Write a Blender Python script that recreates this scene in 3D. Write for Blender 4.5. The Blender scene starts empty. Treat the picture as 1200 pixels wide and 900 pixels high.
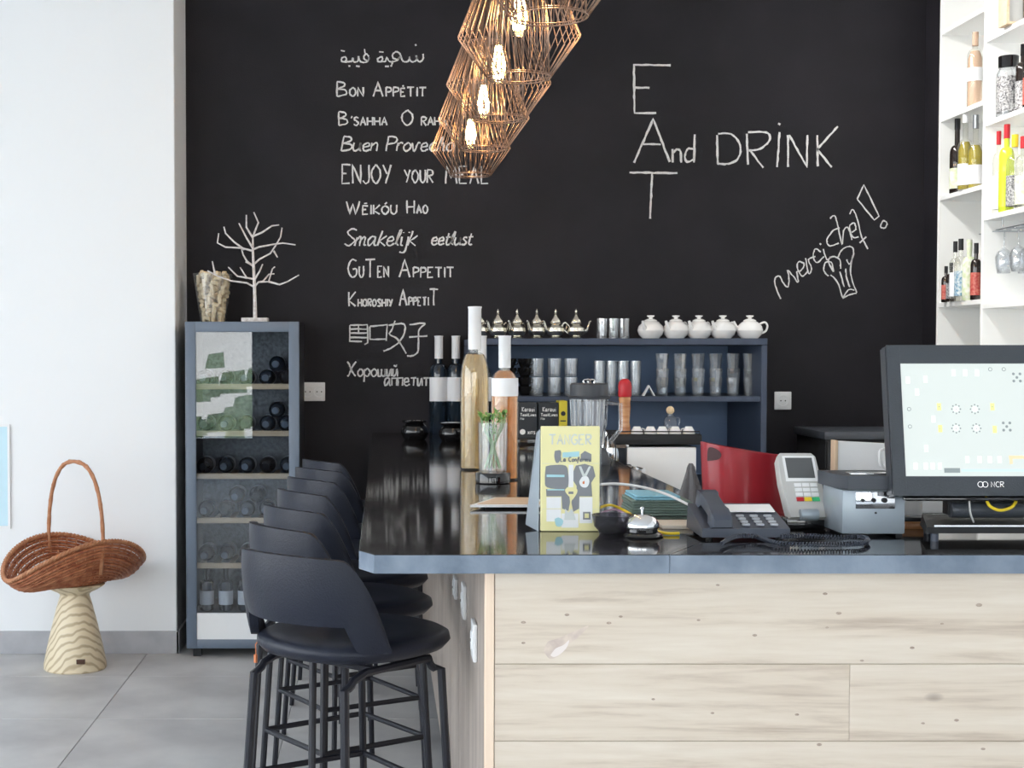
import bpy, bmesh, math, random
from mathutils import Vector, Matrix
from math import sin, cos, pi, radians

random.seed(7)
scene = bpy.context.scene
COL = scene.collection

# ------------------------------------------------------------ camera
F = 1700.0; CAMH = 1.517; PITCH = radians(2.0); CX = 447.0; HY = 416.0
CY = HY + F*math.tan(PITCH)
cam_d = bpy.data.cameras.new('camera'); cam = bpy.data.objects.new('camera', cam_d); COL.objects.link(cam)
cam_d.sensor_width = 36; cam_d.lens = F*36/1200
cam_d.shift_x = (600-CX)/1200; cam_d.shift_y = (CY-450)/1200
cam.location = (0, 0, CAMH); cam.rotation_euler = (pi/2-PITCH, 0, 0)
scene.camera = cam
def D(y): return y*F/1500      # depths were measured off a 1500 px focal length
# ------------------------------------------------------------ daylight
world = bpy.data.worlds.new('sky'); scene.world = world; world.use_nodes = True
wn = world.node_tree.nodes; wl = world.node_tree.links; wn.clear()
wo = wn.new('ShaderNodeOutputWorld'); wb = wn.new('ShaderNodeBackground')
tc = wn.new('ShaderNodeTexCoord'); sp = wn.new('ShaderNodeSeparateXYZ'); rp = wn.new('ShaderNodeValToRGB')
wl.new(tc.outputs['Generated'], sp.inputs[0]); wl.new(sp.outputs['Z'], rp.inputs[0])
rp.color_ramp.elements[0].position = 0.0; rp.color_ramp.elements[0].color = (1.0, .99, .97, 1)
rp.color_ramp.elements[1].position = .6; rp.color_ramp.elements[1].color = (.62, .78, 1.0, 1)
wl.new(rp.outputs[0], wb.inputs[0]); wb.inputs[1].default_value = 5.0; wl.new(wb.outputs[0], wo.inputs[0])
sun_d = bpy.data.lights.new('sun', 'SUN'); sun_d.energy = 6; sun_d.angle = radians(3); sun_d.color = (1, .95, .87)
sun = bpy.data.objects.new('sun', sun_d); COL.objects.link(sun); sun.rotation_euler = (radians(-12), radians(-8), 0)
def portal(loc, rot, sx, sy):
    d = bpy.data.lights.new('window_portal', 'AREA'); d.shape = 'RECTANGLE'; d.size = sx; d.size_y = sy
    d.cycles.is_portal = True
    o = bpy.data.objects.new('window_portal', d); COL.objects.link(o); o.location = loc; o.rotation_euler = rot
scene.view_settings.view_transform = 'Standard'; scene.view_settings.look = 'None'
scene.view_settings.gamma = 1; scene.view_settings.use_curve_mapping = False
scene.view_settings.exposure = 0.3

lt_d = bpy.data.lights.new('shelving_fill_light', 'AREA'); lt_d.shape = 'RECTANGLE'; lt_d.size = 3.0; lt_d.size_y = .25; lt_d.energy = 50; lt_d.spread = radians(110); lt_d.color = (1, .97, .93)  # added fill lamp without a fixture, out of view, brightens the white shelving
lt_o = bpy.data.objects.new('shelving_fill_light', lt_d); COL.objects.link(lt_o); lt_o.location = (1.5, 5.9, 3.66); lt_o.rotation_euler = (0, radians(38), radians(90-90))
lt_o.rotation_euler = (Vector((1.6, -.1, -1.3))).to_track_quat('-Z', 'Y').to_euler()
# ------------------------------------------------------------ helpers
def P(px, py, Y):
    dx = (px-CX)/F; dy = -(py-CY)/F
    # camera axes: forward (0,cos,-sin), up (0,sin,cos)
    y = cos(PITCH)+dy*sin(PITCH); z = -sin(PITCH)+dy*cos(PITCH)
    t = Y/y
    return Vector((dx*t, Y, CAMH+z*t))
def ON(px, py, z):
    dx = (px-CX)/F; dy = -(py-CY)/F
    y = cos(PITCH)+dy*sin(PITCH); zz = -sin(PITCH)+dy*cos(PITCH)
    t = (z-CAMH)/zz
    return Vector((dx*t, y*t, z))

class MB:
    def __init__(s): s.bm = bmesh.new()
    def ring(s, pts): return [s.bm.verts.new(p) for p in pts]
    def loft(s, rings, cap0=True, cap1=True, closed=True, mi=0):
        rs = [s.ring(r) for r in rings]; n = len(rs[0])
        for a, b in zip(rs, rs[1:]):
            for i in range(n if closed else n-1):
                j = (i+1) % n
                try: f = s.bm.faces.new((a[i], a[j], b[j], b[i])); f.material_index = mi
                except ValueError: pass
        if cap0: s.bm.faces.new(rs[0][::-1]).material_index = mi
        if cap1: s.bm.faces.new(rs[-1]).material_index = mi
        return s
    def lathe(s, prof, c=(0, 0, 0), n=20, ax='z', cap0=True, cap1=True, mi=0, sx=1, sy=1):
        rings = []
        for r, h in prof:
            r = max(r, 1e-4)
            rg = []
            for i in range(n):
                a = 2*pi*i/n; u = r*cos(a)*sx; v = r*sin(a)*sy
                if ax == 'z': p = (c[0]+u, c[1]+v, c[2]+h)
                elif ax == 'y': p = (c[0]+u, c[1]+h, c[2]-v)
                else: p = (c[0]+h, c[1]+u, c[2]+v)
                rg.append(p)
            rings.append(rg)
        return s.loft(rings, cap0, cap1, mi=mi)
    def tube(s, pts, r, n=6, cap=True, closed=False, rr=None, mi=0):
        pts = [Vector(p) for p in pts]; m = len(pts); rings = []
        up = None
        for i, p in enumerate(pts):
            if closed: t = pts[(i+1) % m]-pts[i-1]
            else: t = pts[min(i+1, m-1)]-pts[max(i-1, 0)]
            if t.length < 1e-9: t = Vector((0, 0, 1))
            t.normalize()
            if up is None:
                up = Vector((0, 0, 1)) if abs(t.z) < .9 else Vector((1, 0, 0))
            a = t.cross(up)
            if a.length < 1e-5: a = t.cross(Vector((1, 0, 0))) if abs(t.x) < .9 else t.cross(Vector((0, 1, 0)))
            a.normalize(); b = t.cross(a).normalized()
            up = -b if (-b).dot(up) > 0 else b
            q = rr[i] if rr else r
            rings.append([p+a*(q*cos(2*pi*k/n))+b*(q*sin(2*pi*k/n)) for k in range(n)])
        if closed: rings.append(rings[0]); cap = False
        return s.loft(rings, cap, cap, mi=mi)
    def box(s, lo, hi, bev=0, seg=2, mi=0, mat=None):
        b = bmesh.new()
        bmesh.ops.create_cube(b, size=1)
        for v in b.verts:
            v.co = Vector([lo[k]+(hi[k]-lo[k])*(v.co[k]+.5) for k in range(3)])
        if bev: bmesh.ops.bevel(b, geom=list(b.edges), offset=bev, segments=seg, affect='EDGES', profile=.5)
        s.add(b, mi, mat); return s
    def add(s, b, mi=0, mat=None):
        vm = {}
        for v in b.verts: vm[v] = s.bm.verts.new(mat @ v.co if mat else v.co)
        for f in b.faces:
            try: s.bm.faces.new([vm[v] for v in f.verts]).material_index = mi
            except ValueError: pass
        b.free()
    def prism(s, poly, z0, z1, mi=0):
        """poly in xy, CCW"""
        return s.loft([[(x, y, z0) for x, y in poly], [(x, y, z1) for x, y in poly]], mi=mi)
    def extr(s, poly, d, mi=0):
        """closed 3D polygon extruded along vector d"""
        d = Vector(d); p = [Vector(q) for q in poly]
        return s.loft([p, [q+d for q in p]], mi=mi)
    def quad(s, a, b, c, d, mi=0):
        s.bm.faces.new(s.ring((a, b, c, d))).material_index = mi; return s
    def sphere(s, c, r, n=12, sx=1, sy=1, sz=1):
        m = n//2
        prof = [(r*sin(pi*i/m), -r*cos(pi*i/m)*sz) for i in range(m+1)]
        return s.lathe(prof, c, n, sx=sx, sy=sy)
    def build(s, name, mat, parent=None, loc=None, smooth=True, rz=0, ang=.6, rot=None):
        bmesh.ops.remove_doubles(s.bm, verts=list(s.bm.verts), dist=1e-6)
        bmesh.ops.recalc_face_normals(s.bm, faces=list(s.bm.faces))
        me = bpy.data.meshes.new(name); s.bm.to_mesh(me); s.bm.free()
        for m in (mat if isinstance(mat, (list, tuple)) else [mat]): me.materials.append(m)
        if smooth:
            me.shade_smooth()
            me.set_sharp_from_angle(angle=ang)
        o = bpy.data.objects.new(name, me); COL.objects.link(o)
        if parent: o.parent = parent
        if loc is not None: o.location = loc
        if rz: o.rotation_euler = (0, 0, rz)
        if rot: o.rotation_euler = rot
        return o
def tag(o, label, cat, group=None):
    o['label'] = label; o['category'] = cat
    if group: o['group'] = group
    return o
def thing(name, label, cat, loc=(0, 0, 0), rz=0, group=None):
    o = bpy.data.objects.new(name, None); COL.objects.link(o)
    o.empty_display_size = .05
    o.location = loc; o.rotation_euler = (0, 0, rz)
    return tag(o, label, cat, group)
def struct(o): o['kind'] = 'structure'; return o
def kids(o): return [c for c in COL.objects if c.parent == o]
KC = {}
def dup(root, loc, rz=None, label=None, group=None, scale=None):
    if root.name not in KC: KC[root.name] = [(c, kids(c)) for c in kids(root)]
    r = root.copy(); COL.objects.link(r); r.location = loc
    if rz is not None: r.rotation_euler = (root.rotation_euler[0], root.rotation_euler[1], rz)
    if label: r['label'] = label
    if group: r['group'] = group
    if scale: r.scale = scale
    for c, gs in KC[root.name]:
        k = c.copy(); COL.objects.link(k); k.parent = r
        for g in gs:
            q = g.copy(); COL.objects.link(q); q.parent = k
    return r
ORD = ['first', 'second', 'third', 'fourth', 'fifth', 'sixth', 'seventh', 'eighth', 'ninth', 'tenth']

# ------------------------------------------------------------ materials
def mat(name, col, rough=.5, metal=0, bump=None, noise=None, trans=0, ior=1.45, emit=None, es=1, coat=0, spec=.5, alpha=1):
    m = bpy.data.materials.new(name); m.use_nodes = True
    nt = m.node_tree; b = nt.nodes['Principled BSDF']
    b.inputs['Base Color'].default_value = (*col, 1); b.inputs['Roughness'].default_value = rough
    b.inputs['Metallic'].default_value = metal; b.inputs['IOR'].default_value = ior
    b.inputs['Transmission Weight'].default_value = trans; b.inputs['Coat Weight'].default_value = coat
    b.inputs['Specular IOR Level'].default_value = spec; b.inputs['Alpha'].default_value = alpha
    if emit: b.inputs['Emission Color'].default_value = (*emit, 1); b.inputs['Emission Strength'].default_value = es
    tcn = nt.nodes.new('ShaderNodeTexCoord')
    if noise:   # (scale, col2, detail, stretch vector)
        sc, c2, *rest = noise
        mp = nt.nodes.new('ShaderNodeMapping'); nt.links.new(tcn.outputs['Object'], mp.inputs[0])
        if rest: mp.inputs['Scale'].default_value = rest[0]
        nz = nt.nodes.new('ShaderNodeTexNoise'); nz.inputs['Scale'].default_value = sc; nz.inputs['Detail'].default_value = 6
        nt.links.new(mp.outputs[0], nz.inputs['Vector'])
        r = nt.nodes.new('ShaderNodeValToRGB'); r.color_ramp.elements[0].position = .35; r.color_ramp.elements[1].position = .65
        r.color_ramp.elements[0].color = (*col, 1); r.color_ramp.elements[1].color = (*c2, 1)
        nt.links.new(nz.outputs[0], r.inputs[0]); nt.links.new(r.outputs[0], b.inputs['Base Color'])
    if bump:
        nz = nt.nodes.new('ShaderNodeTexNoise'); nz.inputs['Scale'].default_value = bump[0]; nz.inputs['Detail'].default_value = 4
        nt.links.new(tcn.outputs['Object'], nz.inputs['Vector'])
        bp = nt.nodes.new('ShaderNodeBump'); bp.inputs['Strength'].default_value = bump[1]; bp.inputs['Distance'].default_value = .005
        nt.links.new(nz.outputs[0], bp.inputs['Height']); nt.links.new(bp.outputs[0], b.inputs['Normal'])
    return m
def thin_glass(name, tint=(1, 1, 1), milky=.06, mcol=(.9, .95, 1), fac=1.0, rough=.02, ior=1.5):
    m = bpy.data.materials.new(name); m.use_nodes = True; nt = m.node_tree; N = nt.nodes; L = nt.links; N.clear()
    o = N.new('ShaderNodeOutputMaterial'); t = N.new('ShaderNodeBsdfTransparent'); g = N.new('ShaderNodeBsdfGlossy')
    d = N.new('ShaderNodeBsdfDiffuse'); fr = N.new('ShaderNodeFresnel'); fr.inputs[0].default_value = ior
    t.inputs[0].default_value = (*tint, 1); g.inputs['Roughness'].default_value = rough; d.inputs[0].default_value = (*mcol, 1)
    N.remove(fr); lw = N.new('ShaderNodeLayerWeight'); lw.inputs[0].default_value = .5
    m1 = N.new('ShaderNodeMixShader'); m1.inputs[0].default_value = milky; L.new(t.outputs[0], m1.inputs[1]); L.new(d.outputs[0], m1.inputs[2])
    pw = N.new('ShaderNodeMath'); pw.operation = 'POWER'; pw.inputs[1].default_value = 4; L.new(lw.outputs['Facing'], pw.inputs[0])
    mu = N.new('ShaderNodeMath'); mu.operation = 'MULTIPLY_ADD'; mu.use_clamp = True; mu.inputs[1].default_value = .5*fac; mu.inputs[2].default_value = .045*fac; L.new(pw.outputs[0], mu.inputs[0])
    m2 = N.new('ShaderNodeMixShader'); L.new(mu.outputs[0], m2.inputs[0]); L.new(m1.outputs[0], m2.inputs[1]); L.new(g.outputs[0], m2.inputs[2])
    L.new(m2.outputs[0], o.inputs[0]); return m
def wood(name, c1, c2, c3, axis='x', scale=1.0, rough=.5, knots=0):
    """streaky grain along axis, per-object offset"""
    m = bpy.data.materials.new(name); m.use_nodes = True; nt = m.node_tree; N = nt.nodes; L = nt.links
    b = N['Principled BSDF']; b.inputs['Roughness'].default_value = rough
    t = N.new('ShaderNodeTexCoord'); oi = N.new('ShaderNodeObjectInfo'); add = N.new('ShaderNodeVectorMath'); add.operation = 'ADD'
    ml = N.new('ShaderNodeVectorMath'); ml.operation = 'SCALE'; ml.inputs['Scale'].default_value = 31.0
    cx = N.new('ShaderNodeCombineXYZ')
    for k in range(3): L.new(oi.outputs['Random'], cx.inputs[k])
    L.new(cx.outputs[0], ml.inputs[0]); L.new(t.outputs['Object'], add.inputs[0]); L.new(ml.outputs[0], add.inputs[1])
    mp = N.new('ShaderNodeMapping'); L.new(add.outputs[0], mp.inputs[0])
    lo, hi = 1.1*scale, 16*scale
    mp.inputs['Scale'].default_value = {'x': (lo, hi, hi), 'y': (hi, lo, hi), 'z': (hi, hi, lo)}[axis]
    n1 = N.new('ShaderNodeTexNoise'); n1.inputs['Scale'].default_value = 1.0; n1.inputs['Detail'].default_value = 8; n1.inputs['Roughness'].default_value = .65; n1.inputs['Distortion'].default_value = .6
    L.new(mp.outputs[0], n1.inputs['Vector'])
    n2 = N.new('ShaderNodeTexNoise'); n2.inputs['Scale'].default_value = 6; n2.inputs['Detail'].default_value = 5
    L.new(mp.outputs[0], n2.inputs['Vector'])
    mx = N.new('ShaderNodeMath'); mx.operation = 'MULTIPLY_ADD'; mx.inputs[1].default_value = .3; L.new(n2.outputs[0], mx.inputs[0]); L.new(n1.outputs[0], mx.inputs[2])
    r = N.new('ShaderNodeValToRGB'); L.new(mx.outputs[0], r.inputs[0])
    r.color_ramp.elements[0].position = .46; r.color_ramp.elements[0].color = (*c3, 1)
    r.color_ramp.elements[1].position = .88; r.color_ramp.elements[1].color = (*c1, 1)
    e = r.color_ramp.elements.new(.62); e.color = (*c2, 1)
    out = r.outputs[0]
    if knots:
        v = N.new('ShaderNodeTexVoronoi'); v.inputs['Scale'].default_value = knots; v.inputs['Randomness'].default_value = 1
        mk = N.new('ShaderNodeMapping'); mk.inputs['Scale'].default_value = {'x': (.5, 1, 1), 'y': (1, .5, 1), 'z': (1, 1, .5)}[axis]
        L.new(add.outputs[0], mk.inputs[0]); L.new(mk.outputs[0], v.inputs['Vector'])
        rk = N.new('ShaderNodeValToRGB'); rk.color_ramp.elements[0].position = .02; rk.color_ramp.elements[0].color = (.25, .2, .2, 1)
        rk.color_ramp.elements[1].position = .07; rk.color_ramp.elements[1].color = (1, 1, 1, 1)
        L.new(v.outputs['Distance'], rk.inputs[0])
        mm = N.new('ShaderNodeMix'); mm.data_type = 'RGBA'; mm.blend_type = 'MULTIPLY'; mm.inputs[0].default_value = .8
        L.new(out, mm.inputs[6]); L.new(rk.outputs[0], mm.inputs[7]); out = mm.outputs[2]
    L.new(out, b.inputs['Base Color'])
    bp = N.new('ShaderNodeBump'); bp.inputs['Strength'].default_value = .15; bp.inputs['Distance'].default_value = .002
    L.new(n2.outputs[0], bp.inputs['Height']); L.new(bp.outputs[0], b.inputs['Normal'])
    return m
M = {}
M['white_wall'] = mat('white_paint', (.83, .845, .86), .7, bump=(60, .05))
M['black_wall'] = mat('blackboard_paint', (.0098, .009, .0125), .6, noise=(3, (.0145, .0132, .0175)), bump=(160, .25), spec=.3)
M['skirting'] = mat('grey_tile_skirting', (.38, .38, .40), .4, noise=(9, (.45, .45, .47)))
M['tile'] = mat('grey_floor_tile', (.47, .46, .46), .45, noise=(2.2, (.64, .63, .62)), bump=(14, .08), spec=.13)
M['grout'] = mat('grout', (.10, .10, .10), .8)
M['ceiling'] = mat('ceiling_paint', (.8, .8, .8), .8)
M['chalk'] = mat('chalk', (.85, .85, .85), .9, noise=(260, (.5, .5, .5)))
M['counter_top'] = mat('polished_black_stone', (.012, .011, .012), .07, noise=(20, (.018, .017, .018)), bump=(5, .02))
M['counter_edge'] = mat('slate_blue_stone_edge', (.13, .17, .23), .28, noise=(11, (.23, .28, .35)), bump=(60, .2))
M['oak'] = wood('pale_oak', (.76, .68, .58), (.67, .575, .47), (.50, .405, .32), 'x', 1.0, .5, 5.0)
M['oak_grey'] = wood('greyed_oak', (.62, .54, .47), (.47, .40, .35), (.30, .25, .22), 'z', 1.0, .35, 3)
M['oak_edge'] = mat('oak_edge_band', (.82, .62, .47), .5, noise=(8, (.88, .70, .55), (6, 6, .4)))
M['leather'] = mat('black_leather', (.011, .014, .026), .4, bump=(220, .2), spec=.38)
M['black_metal'] = mat('black_powder_coat', (.012, .013, .02), .35)
M['navy'] = mat('blue_black_painted_wood', (.042, .058, .098), .45, noise=(4, (.05, .068, .11)))
M['navy_light'] = mat('blue_grey_painted_panel', (.15, .235, .40), .5, noise=(4, (.18, .27, .44)))
M['fridge_grey'] = mat('grey_blue_fridge_frame', (.13, .165, .22), .35)
M['fridge_dark'] = mat('fridge_lining', (.022, .024, .03), .5)
M['fridge_back'] = mat('stucco_aluminium', (.16, .165, .18), .35, .4, bump=(90, .8), noise=(50, (.3, .31, .33)))
M['beech'] = wood('beech_slat', (.78, .62, .43), (.72, .55, .37), (.62, .46, .3), 'x', 2, .5)
M['silver'] = mat('polished_silver', (.80, .77, .68), .18, 1, bump=(40, .5))
M['chrome'] = mat('chrome', (.82, .83, .85), .1, 1)
M['steel'] = mat('brushed_steel', (.5, .53, .57), .35, 1)
M['porcelain'] = mat('white_porcelain', (.9, .9, .9), .15, coat=.4)
M['white'] = mat('white_plastic', (.82, .83, .84), .4)
M['paper'] = mat('white_paper', (.86, .87, .88), .8)
M['shelf_white'] = mat('white_lacquer', (.93, .94, .93), .35)
M['black_gloss'] = mat('glossy_black', (.008, .008, .009), .08, coat=.5)
M['black_matte'] = mat('matte_black', (.015, .016, .019), .6)
M['glass'] = thin_glass('clear_glass', (.96, .98, .99), .03, (.9, .95, 1), 1.6)
M['tumbler'] = thin_glass('tumbler_glass', (.94, .96, .98), .11, (.95, .98, 1), 3.4)
M['window_glass'] = thin_glass('window_glass', (.97, .98, .98), 0, (1, 1, 1), .5)
M['door_glass'] = thin_glass('cooler_door_glass', (.80, .83, .86), 0, (1, 1, 1), 1.45, .0)
M['bottle_dark'] = mat('dark_green_bottle', (.012, .02, .03), .05, coat=.6, noise=(8, (.016, .026, .045)))
M['bottle_brown'] = mat('dark_bottle', (.02, .014, .012), .06, coat=.6)
M['bottle_clear'] = thin_glass('bottle_glass', (.97, .97, .94), .02, (.95, .95, .92), 1.5)
def liquid(name, c, tr, mix=.55):
    return mat(name, c, .03, trans=1-mix, ior=1.34, coat=1.0)
M['gold_wine'] = liquid('pale_gold_wine', (.95, .70, .34), (.95, .8, .5), .3)
M['amber_wine'] = liquid('amber_rose_wine', (.95, .42, .12), (.95, .5, .2), .3)
M['pink_wine'] = liquid('pale_pink_wine', (.85, .6, .45), (.95, .8, .7), .7)
M['yellow_wine'] = liquid('yellow_wine', (.55, .45, .05), (.8, .7, .2), .6)
M['lime'] = mat('lime_liqueur', (.62, .75, .05), .12, coat=.4)
M['red'] = mat('red_plastic', (.5, .02, .03), .35)
M['red_leather'] = mat('burgundy_red_lacquer', (.30, .012, .022), .3, coat=.3, noise=(3, (.38, .02, .03)))
M['cap_white'] = mat('white_capsule', (.82, .83, .85), .4)
M['label'] = mat('paper_label', (.86, .87, .9), .6)
M['label_green'] = mat('green_white_label', (.6, .7, .4), .6, noise=(40, (.85, .85, .8)))
M['label_dark'] = mat('dark_label', (.05, .05, .06), .5, noise=(120, (.6, .6, .6)))
M['cork'] = mat('cork', (.72, .52, .30), .8, noise=(60, (.86, .70, .46)))
M['copper'] = mat('copper_wire', (.40, .27, .20), .35, 1)
M['bulb'] = mat('bulb_filament', (1, .7, .3), .3, emit=(1, .62, .25), es=60)
M['bulb_glass'] = thin_glass('bulb_glass', (1, .93, .8), .0, (1, .8, .5), 1.2)
M['wicker'] = mat('reddish_wicker', (.30, .085, .035), .45, noise=(30, (.48, .19, .09)))
M['wicker_light'] = mat('tan_wicker', (.52, .25, .13), .5, noise=(30, (.42, .17, .08)))
M['twig'] = mat('white_birch_twig', (.8, .78, .78), .7, noise=(60, (.55, .5, .48)))
M['leaf'] = mat('herb_leaf', (.10, .30, .06), .5, noise=(50, (.28, .5, .14)))
M['stem'] = mat('herb_stem', (.35, .52, .28), .5)
M['yellow_card'] = mat('pale_yellow_card', (.86, .80, .42), .5)
M['grey_print'] = mat('grey_print', (.24, .25, .27), .6)
M['pale_print'] = mat('pale_grey_print', (.66, .70, .68), .6)
M['cyan_print'] = mat('pale_cyan_print', (.40, .66, .72), .6)
M['grey_plastic'] = mat('dark_grey_plastic', (.055, .062, .075), .4)
M['monitor'] = mat('charcoal_plastic', (.045, .052, .062), .4, bump=(300, .2))
M['phone'] = mat('slate_phone_plastic', (.05, .06, .085), .35)
M['phone_key'] = mat('pale_phone_key', (.42, .44, .48), .4)
M['light_grey'] = mat('light_grey_plastic', (.50, .50, .49), .35)
M['printer'] = mat('silver_grey_casing', (.33, .38, .43), .3, .2)
M['lcd'] = mat('grey_lcd', (.10, .105, .11), .3)
M['screen'] = mat('lit_touch_screen', (.2, .2, .2), .2, emit=(.66, .74, .71), es=.78, noise=None)
M['icon'] = mat('screen_icon_dark', (.05, .05, .05), .4, emit=(.27, .33, .34), es=.8)
M['icon_white'] = mat('screen_icon_white', (.3, .3, .3), .4, emit=(.9, .92, .92), es=1)
M['icon_yellow'] = mat('screen_icon_yellow', (.3, .3, .1), .4, emit=(.75, .8, .3), es=.9)
M['icon_tan'] = mat('screen_icon_tan', (.3, .2, .1), .4, emit=(.8, .62, .42), es=.9)
M['icon_blue'] = mat('screen_icon_blue', (.2, .3, .4), .4, emit=(.5, .68, .82), es=.9)
M['green'] = mat('green_key', (.05, .5, .2), .4); M['yellow'] = mat('yellow_plastic', (.85, .62, .03), .4)
M['yellow_box'] = mat('yellow_carton', (.62, .52, .04), .5)
M['black_box'] = mat('black_carton', (.018, .022, .028), .35)
M['print_white'] = mat('white_print', (.8, .8, .78), .5)
M['mill_wood'] = mat('turned_walnut', (.42, .16, .06), .25, noise=(14, (.62, .32, .14), (1, 1, 4)), coat=.4)
M['towel'] = mat('green_towel', (.17, .23, .2), .9, bump=(200, .6))
M['towel_blue'] = mat('blue_towel', (.25, .5, .62), .9, bump=(200, .6))
M['grey_cloth'] = mat('grey_cloth', (.16, .16, .165), .9, bump=(200, .6))
M['beige'] = mat('beige_board', (.62, .47, .33), .5)
M['stand_wood'] = None
M['orange'] = mat('orange_tag', (.62, .2, .08), .6)
M['brown'] = mat('brown_plaque', (.07, .03, .015), .4)
M['ground'] = mat('terrace_stone', (.62, .6, .56), .8, noise=(2, (.5, .48, .45)))
M['hedge'] = mat('hedge_leaf', (.28, .36, .2), .8, noise=(5, (.4, .48, .3)))
M['frame_dark'] = mat('dark_window_frame', (.05, .05, .055), .4)
M['pale_blue'] = mat('pale_blue_poster', (.55, .76, .86), .5)
# carved stand: wavy rings
def stand_mat():
    m = bpy.data.materials.new('ringed_pine'); m.use_nodes = True; nt = m.node_tree; N = nt.nodes; L = nt.links
    b = N['Principled BSDF']; b.inputs['Roughness'].default_value = .45
    t = N.new('ShaderNodeTexCoord'); mp = N.new('ShaderNodeMapping'); mp.inputs['Scale'].default_value = (2.2, 2.2, 1.0); mp.inputs['Rotation'].default_value = (.5, .25, 0)
    L.new(t.outputs['Object'], mp.inputs[0])
    w = N.new('ShaderNodeTexWave'); w.bands_direction = 'Z'; w.inputs['Scale'].default_value = 7; w.inputs['Distortion'].default_value = 5; w.inputs['Detail'].default_value = 1.5; w.inputs['Detail Scale'].default_value = .9
    L.new(mp.outputs[0], w.inputs['Vector']); r = N.new('ShaderNodeValToRGB'); L.new(w.outputs[0], r.inputs[0])
    r.color_ramp.elements[0].color = (.50, .39, .24, 1); r.color_ramp.elements[0].position = .05
    r.color_ramp.elements[1].color = (.76, .65, .46, 1); r.color_ramp.elements[1].position = .45
    L.new(r.outputs[0], b.inputs['Base Color']); return m
M['stand_wood'] = stand_mat()
# ============================================================ setting
WY = D(6.85)            # blackboard wall
FRY = D(6.47)           # white wall front face
XW = -5.4           # glazed side wall on the left
fl = struct(MB().box((XW-.2, -4.2, -.06), (3.4, 8.0, -.004)).build('floor', M['grout']))
tile0 = MB().box((-.3988, -.3988, -.012), (.3988, .3988, 0), .0015, 1).build('tile', M['tile'], fl)
first = True
for i in range(11):
    for j in range(15):
        x = -1.19-.8*5+.4+.8*i; y = 7.6-.4-.8*j
        t = tile0 if first else tile0.copy()
        if not first: COL.objects.link(t)
        first = False
        t.location = (x, y, 0)
struct(MB().box((XW-.2, -4.2, 3.7), (3.4, 8.0, 3.8)).build('ceiling', M['ceiling']))
wb_ = struct(MB().box((-1.04, WY, 0), (3.4, WY+.1, 3.7)).build('wall_back', M['black_wall']))
struct(MB().box((XW, FRY, 0), (-1.04, WY+.1, 3.7), .004, 1).build('wall_back_left', M['white_wall']))
RY = D(6.68)
struct(MB().box((2.89, RY, 0), (3.4, WY, 3.7)).build('wall_back_right', M['black_wall']))
struct(MB().box((3.26, -4.2, 0), (3.4, RY, 3.7)).build('wall_right', M['white_wall']))
mb = MB(); mb.box((XW-.2, -4.2, 0), (XW, -3.4, 3.7)); mb.box((XW-.2, 5.7, 0), (XW, 8, 3.7)); mb.box((XW-.2, -3.4, 3.2), (XW, 5.7, 3.7))
struct(mb.build('wall_left', M['white_wall']))
def window(n, axis, a0, a1, z0, z1, c, k):
    """glazed frame; axis 'x' runs along x at y=c, axis 'y' along y at x=c"""
    def bx(mb, u0, u1, w0, w1, d=.03):
        if axis == 'x': mb.box((u0, c-d, w0), (u1, c+d, w1))
        else: mb.box((c-d, u0, w0), (c+d, u1, w1))
    mb = MB(); t = .035
    bx(mb, a0, a1, z0, z0+t*2); bx(mb, a0, a1, z1-t*2, z1)
    st = (a1-a0)/k
    for i in range(k+1): bx(mb, a0+st*i-(t if i else 0), a0+st*i+(t if i < k else 0), z0+t*2, z1-t*2)
    w = struct(mb.build('window_%d' % n, M['frame_dark']))
    for i in range(k):
        g = MB(); bx(g, a0+st*i+t, a0+st*i+st-t, z0+t*2, z1-t*2, .004); g.build('pane', M['window_glass'], w)
window(1, 'y', -3.4, 5.7, 0, 3.2, XW-.1, 6)
# wall behind the camera: glazed bays between dark piers
mb = MB()
mb.box((XW, -4.2, 0), (3.26, -4.0, .38)); mb.box((XW, -4.2, 3.2), (3.26, -4.0, 3.7))
for a, b in ((XW, XW+.3), (-2.75, -2.6), (-1.62, -.95), (3.0, 3.26)): mb.box((a, -4.2, .38), (b, -4.0, 3.2))
struct(mb.build('wall_front', M['black_wall']))
window(2, 'x', -2.6, -1.62, .38, 3.2, -4.1, 1)
window(3, 'x', -.95, 3.0, .38, 3.2, -4.1, 3)
window(4, 'x', XW+.3, -2.75, .38, 3.2, -4.1, 2)
portal(((XW+3.26)/2, -4.25, 1.8), (radians(-90), 0, 0), 8.6, 2.9)   # faces +y
portal((XW-.25, 1.15, 1.6), (radians(90), 0, radians(-90)), 9.2, 3.2)
struct(MB().box((-18, -16, -.2), (10, -4.2, -.08)).box((-18, -4.2, -.2), (XW-.2, 12, -.08)).build('ground', M['ground']))
# baseboards
struct(MB().box((XW, FRY-.012, 0), (-1.028, FRY, .115), .002, 1).box((-1.04, FRY-.012, 0), (-1.028, WY, .115)).build('baseboard_left', M['skirting']))
struct(MB().box((-1.028, WY-.012, 0), (2.89, WY, .10), .002, 1).build('baseboard_back', M['black_matte']))
# hedge outside, what the cooler door mirrors
rnd = random.Random(3)
hb = MB()
for k in range(150):
    c = Vector((rnd.uniform(-9, 3), rnd.uniform(-11.4, -10.6), rnd.uniform(0, 1.3+.5*sin(k))))
    r = rnd.uniform(.12, .3)
    hb.quad(c+Vector((-r, 0, -r*.6)), c+Vector((r, .1, -r*.5)), c+Vector((r*.8, 0, r)), c+Vector((-r*.7, -.1, r*.8)))
h_ = hb.build('hedge', M['hedge'], smooth=False); tag(h_, 'green hedge outside the glazed front, mirrored in the cooler door', 'hedge')

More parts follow.
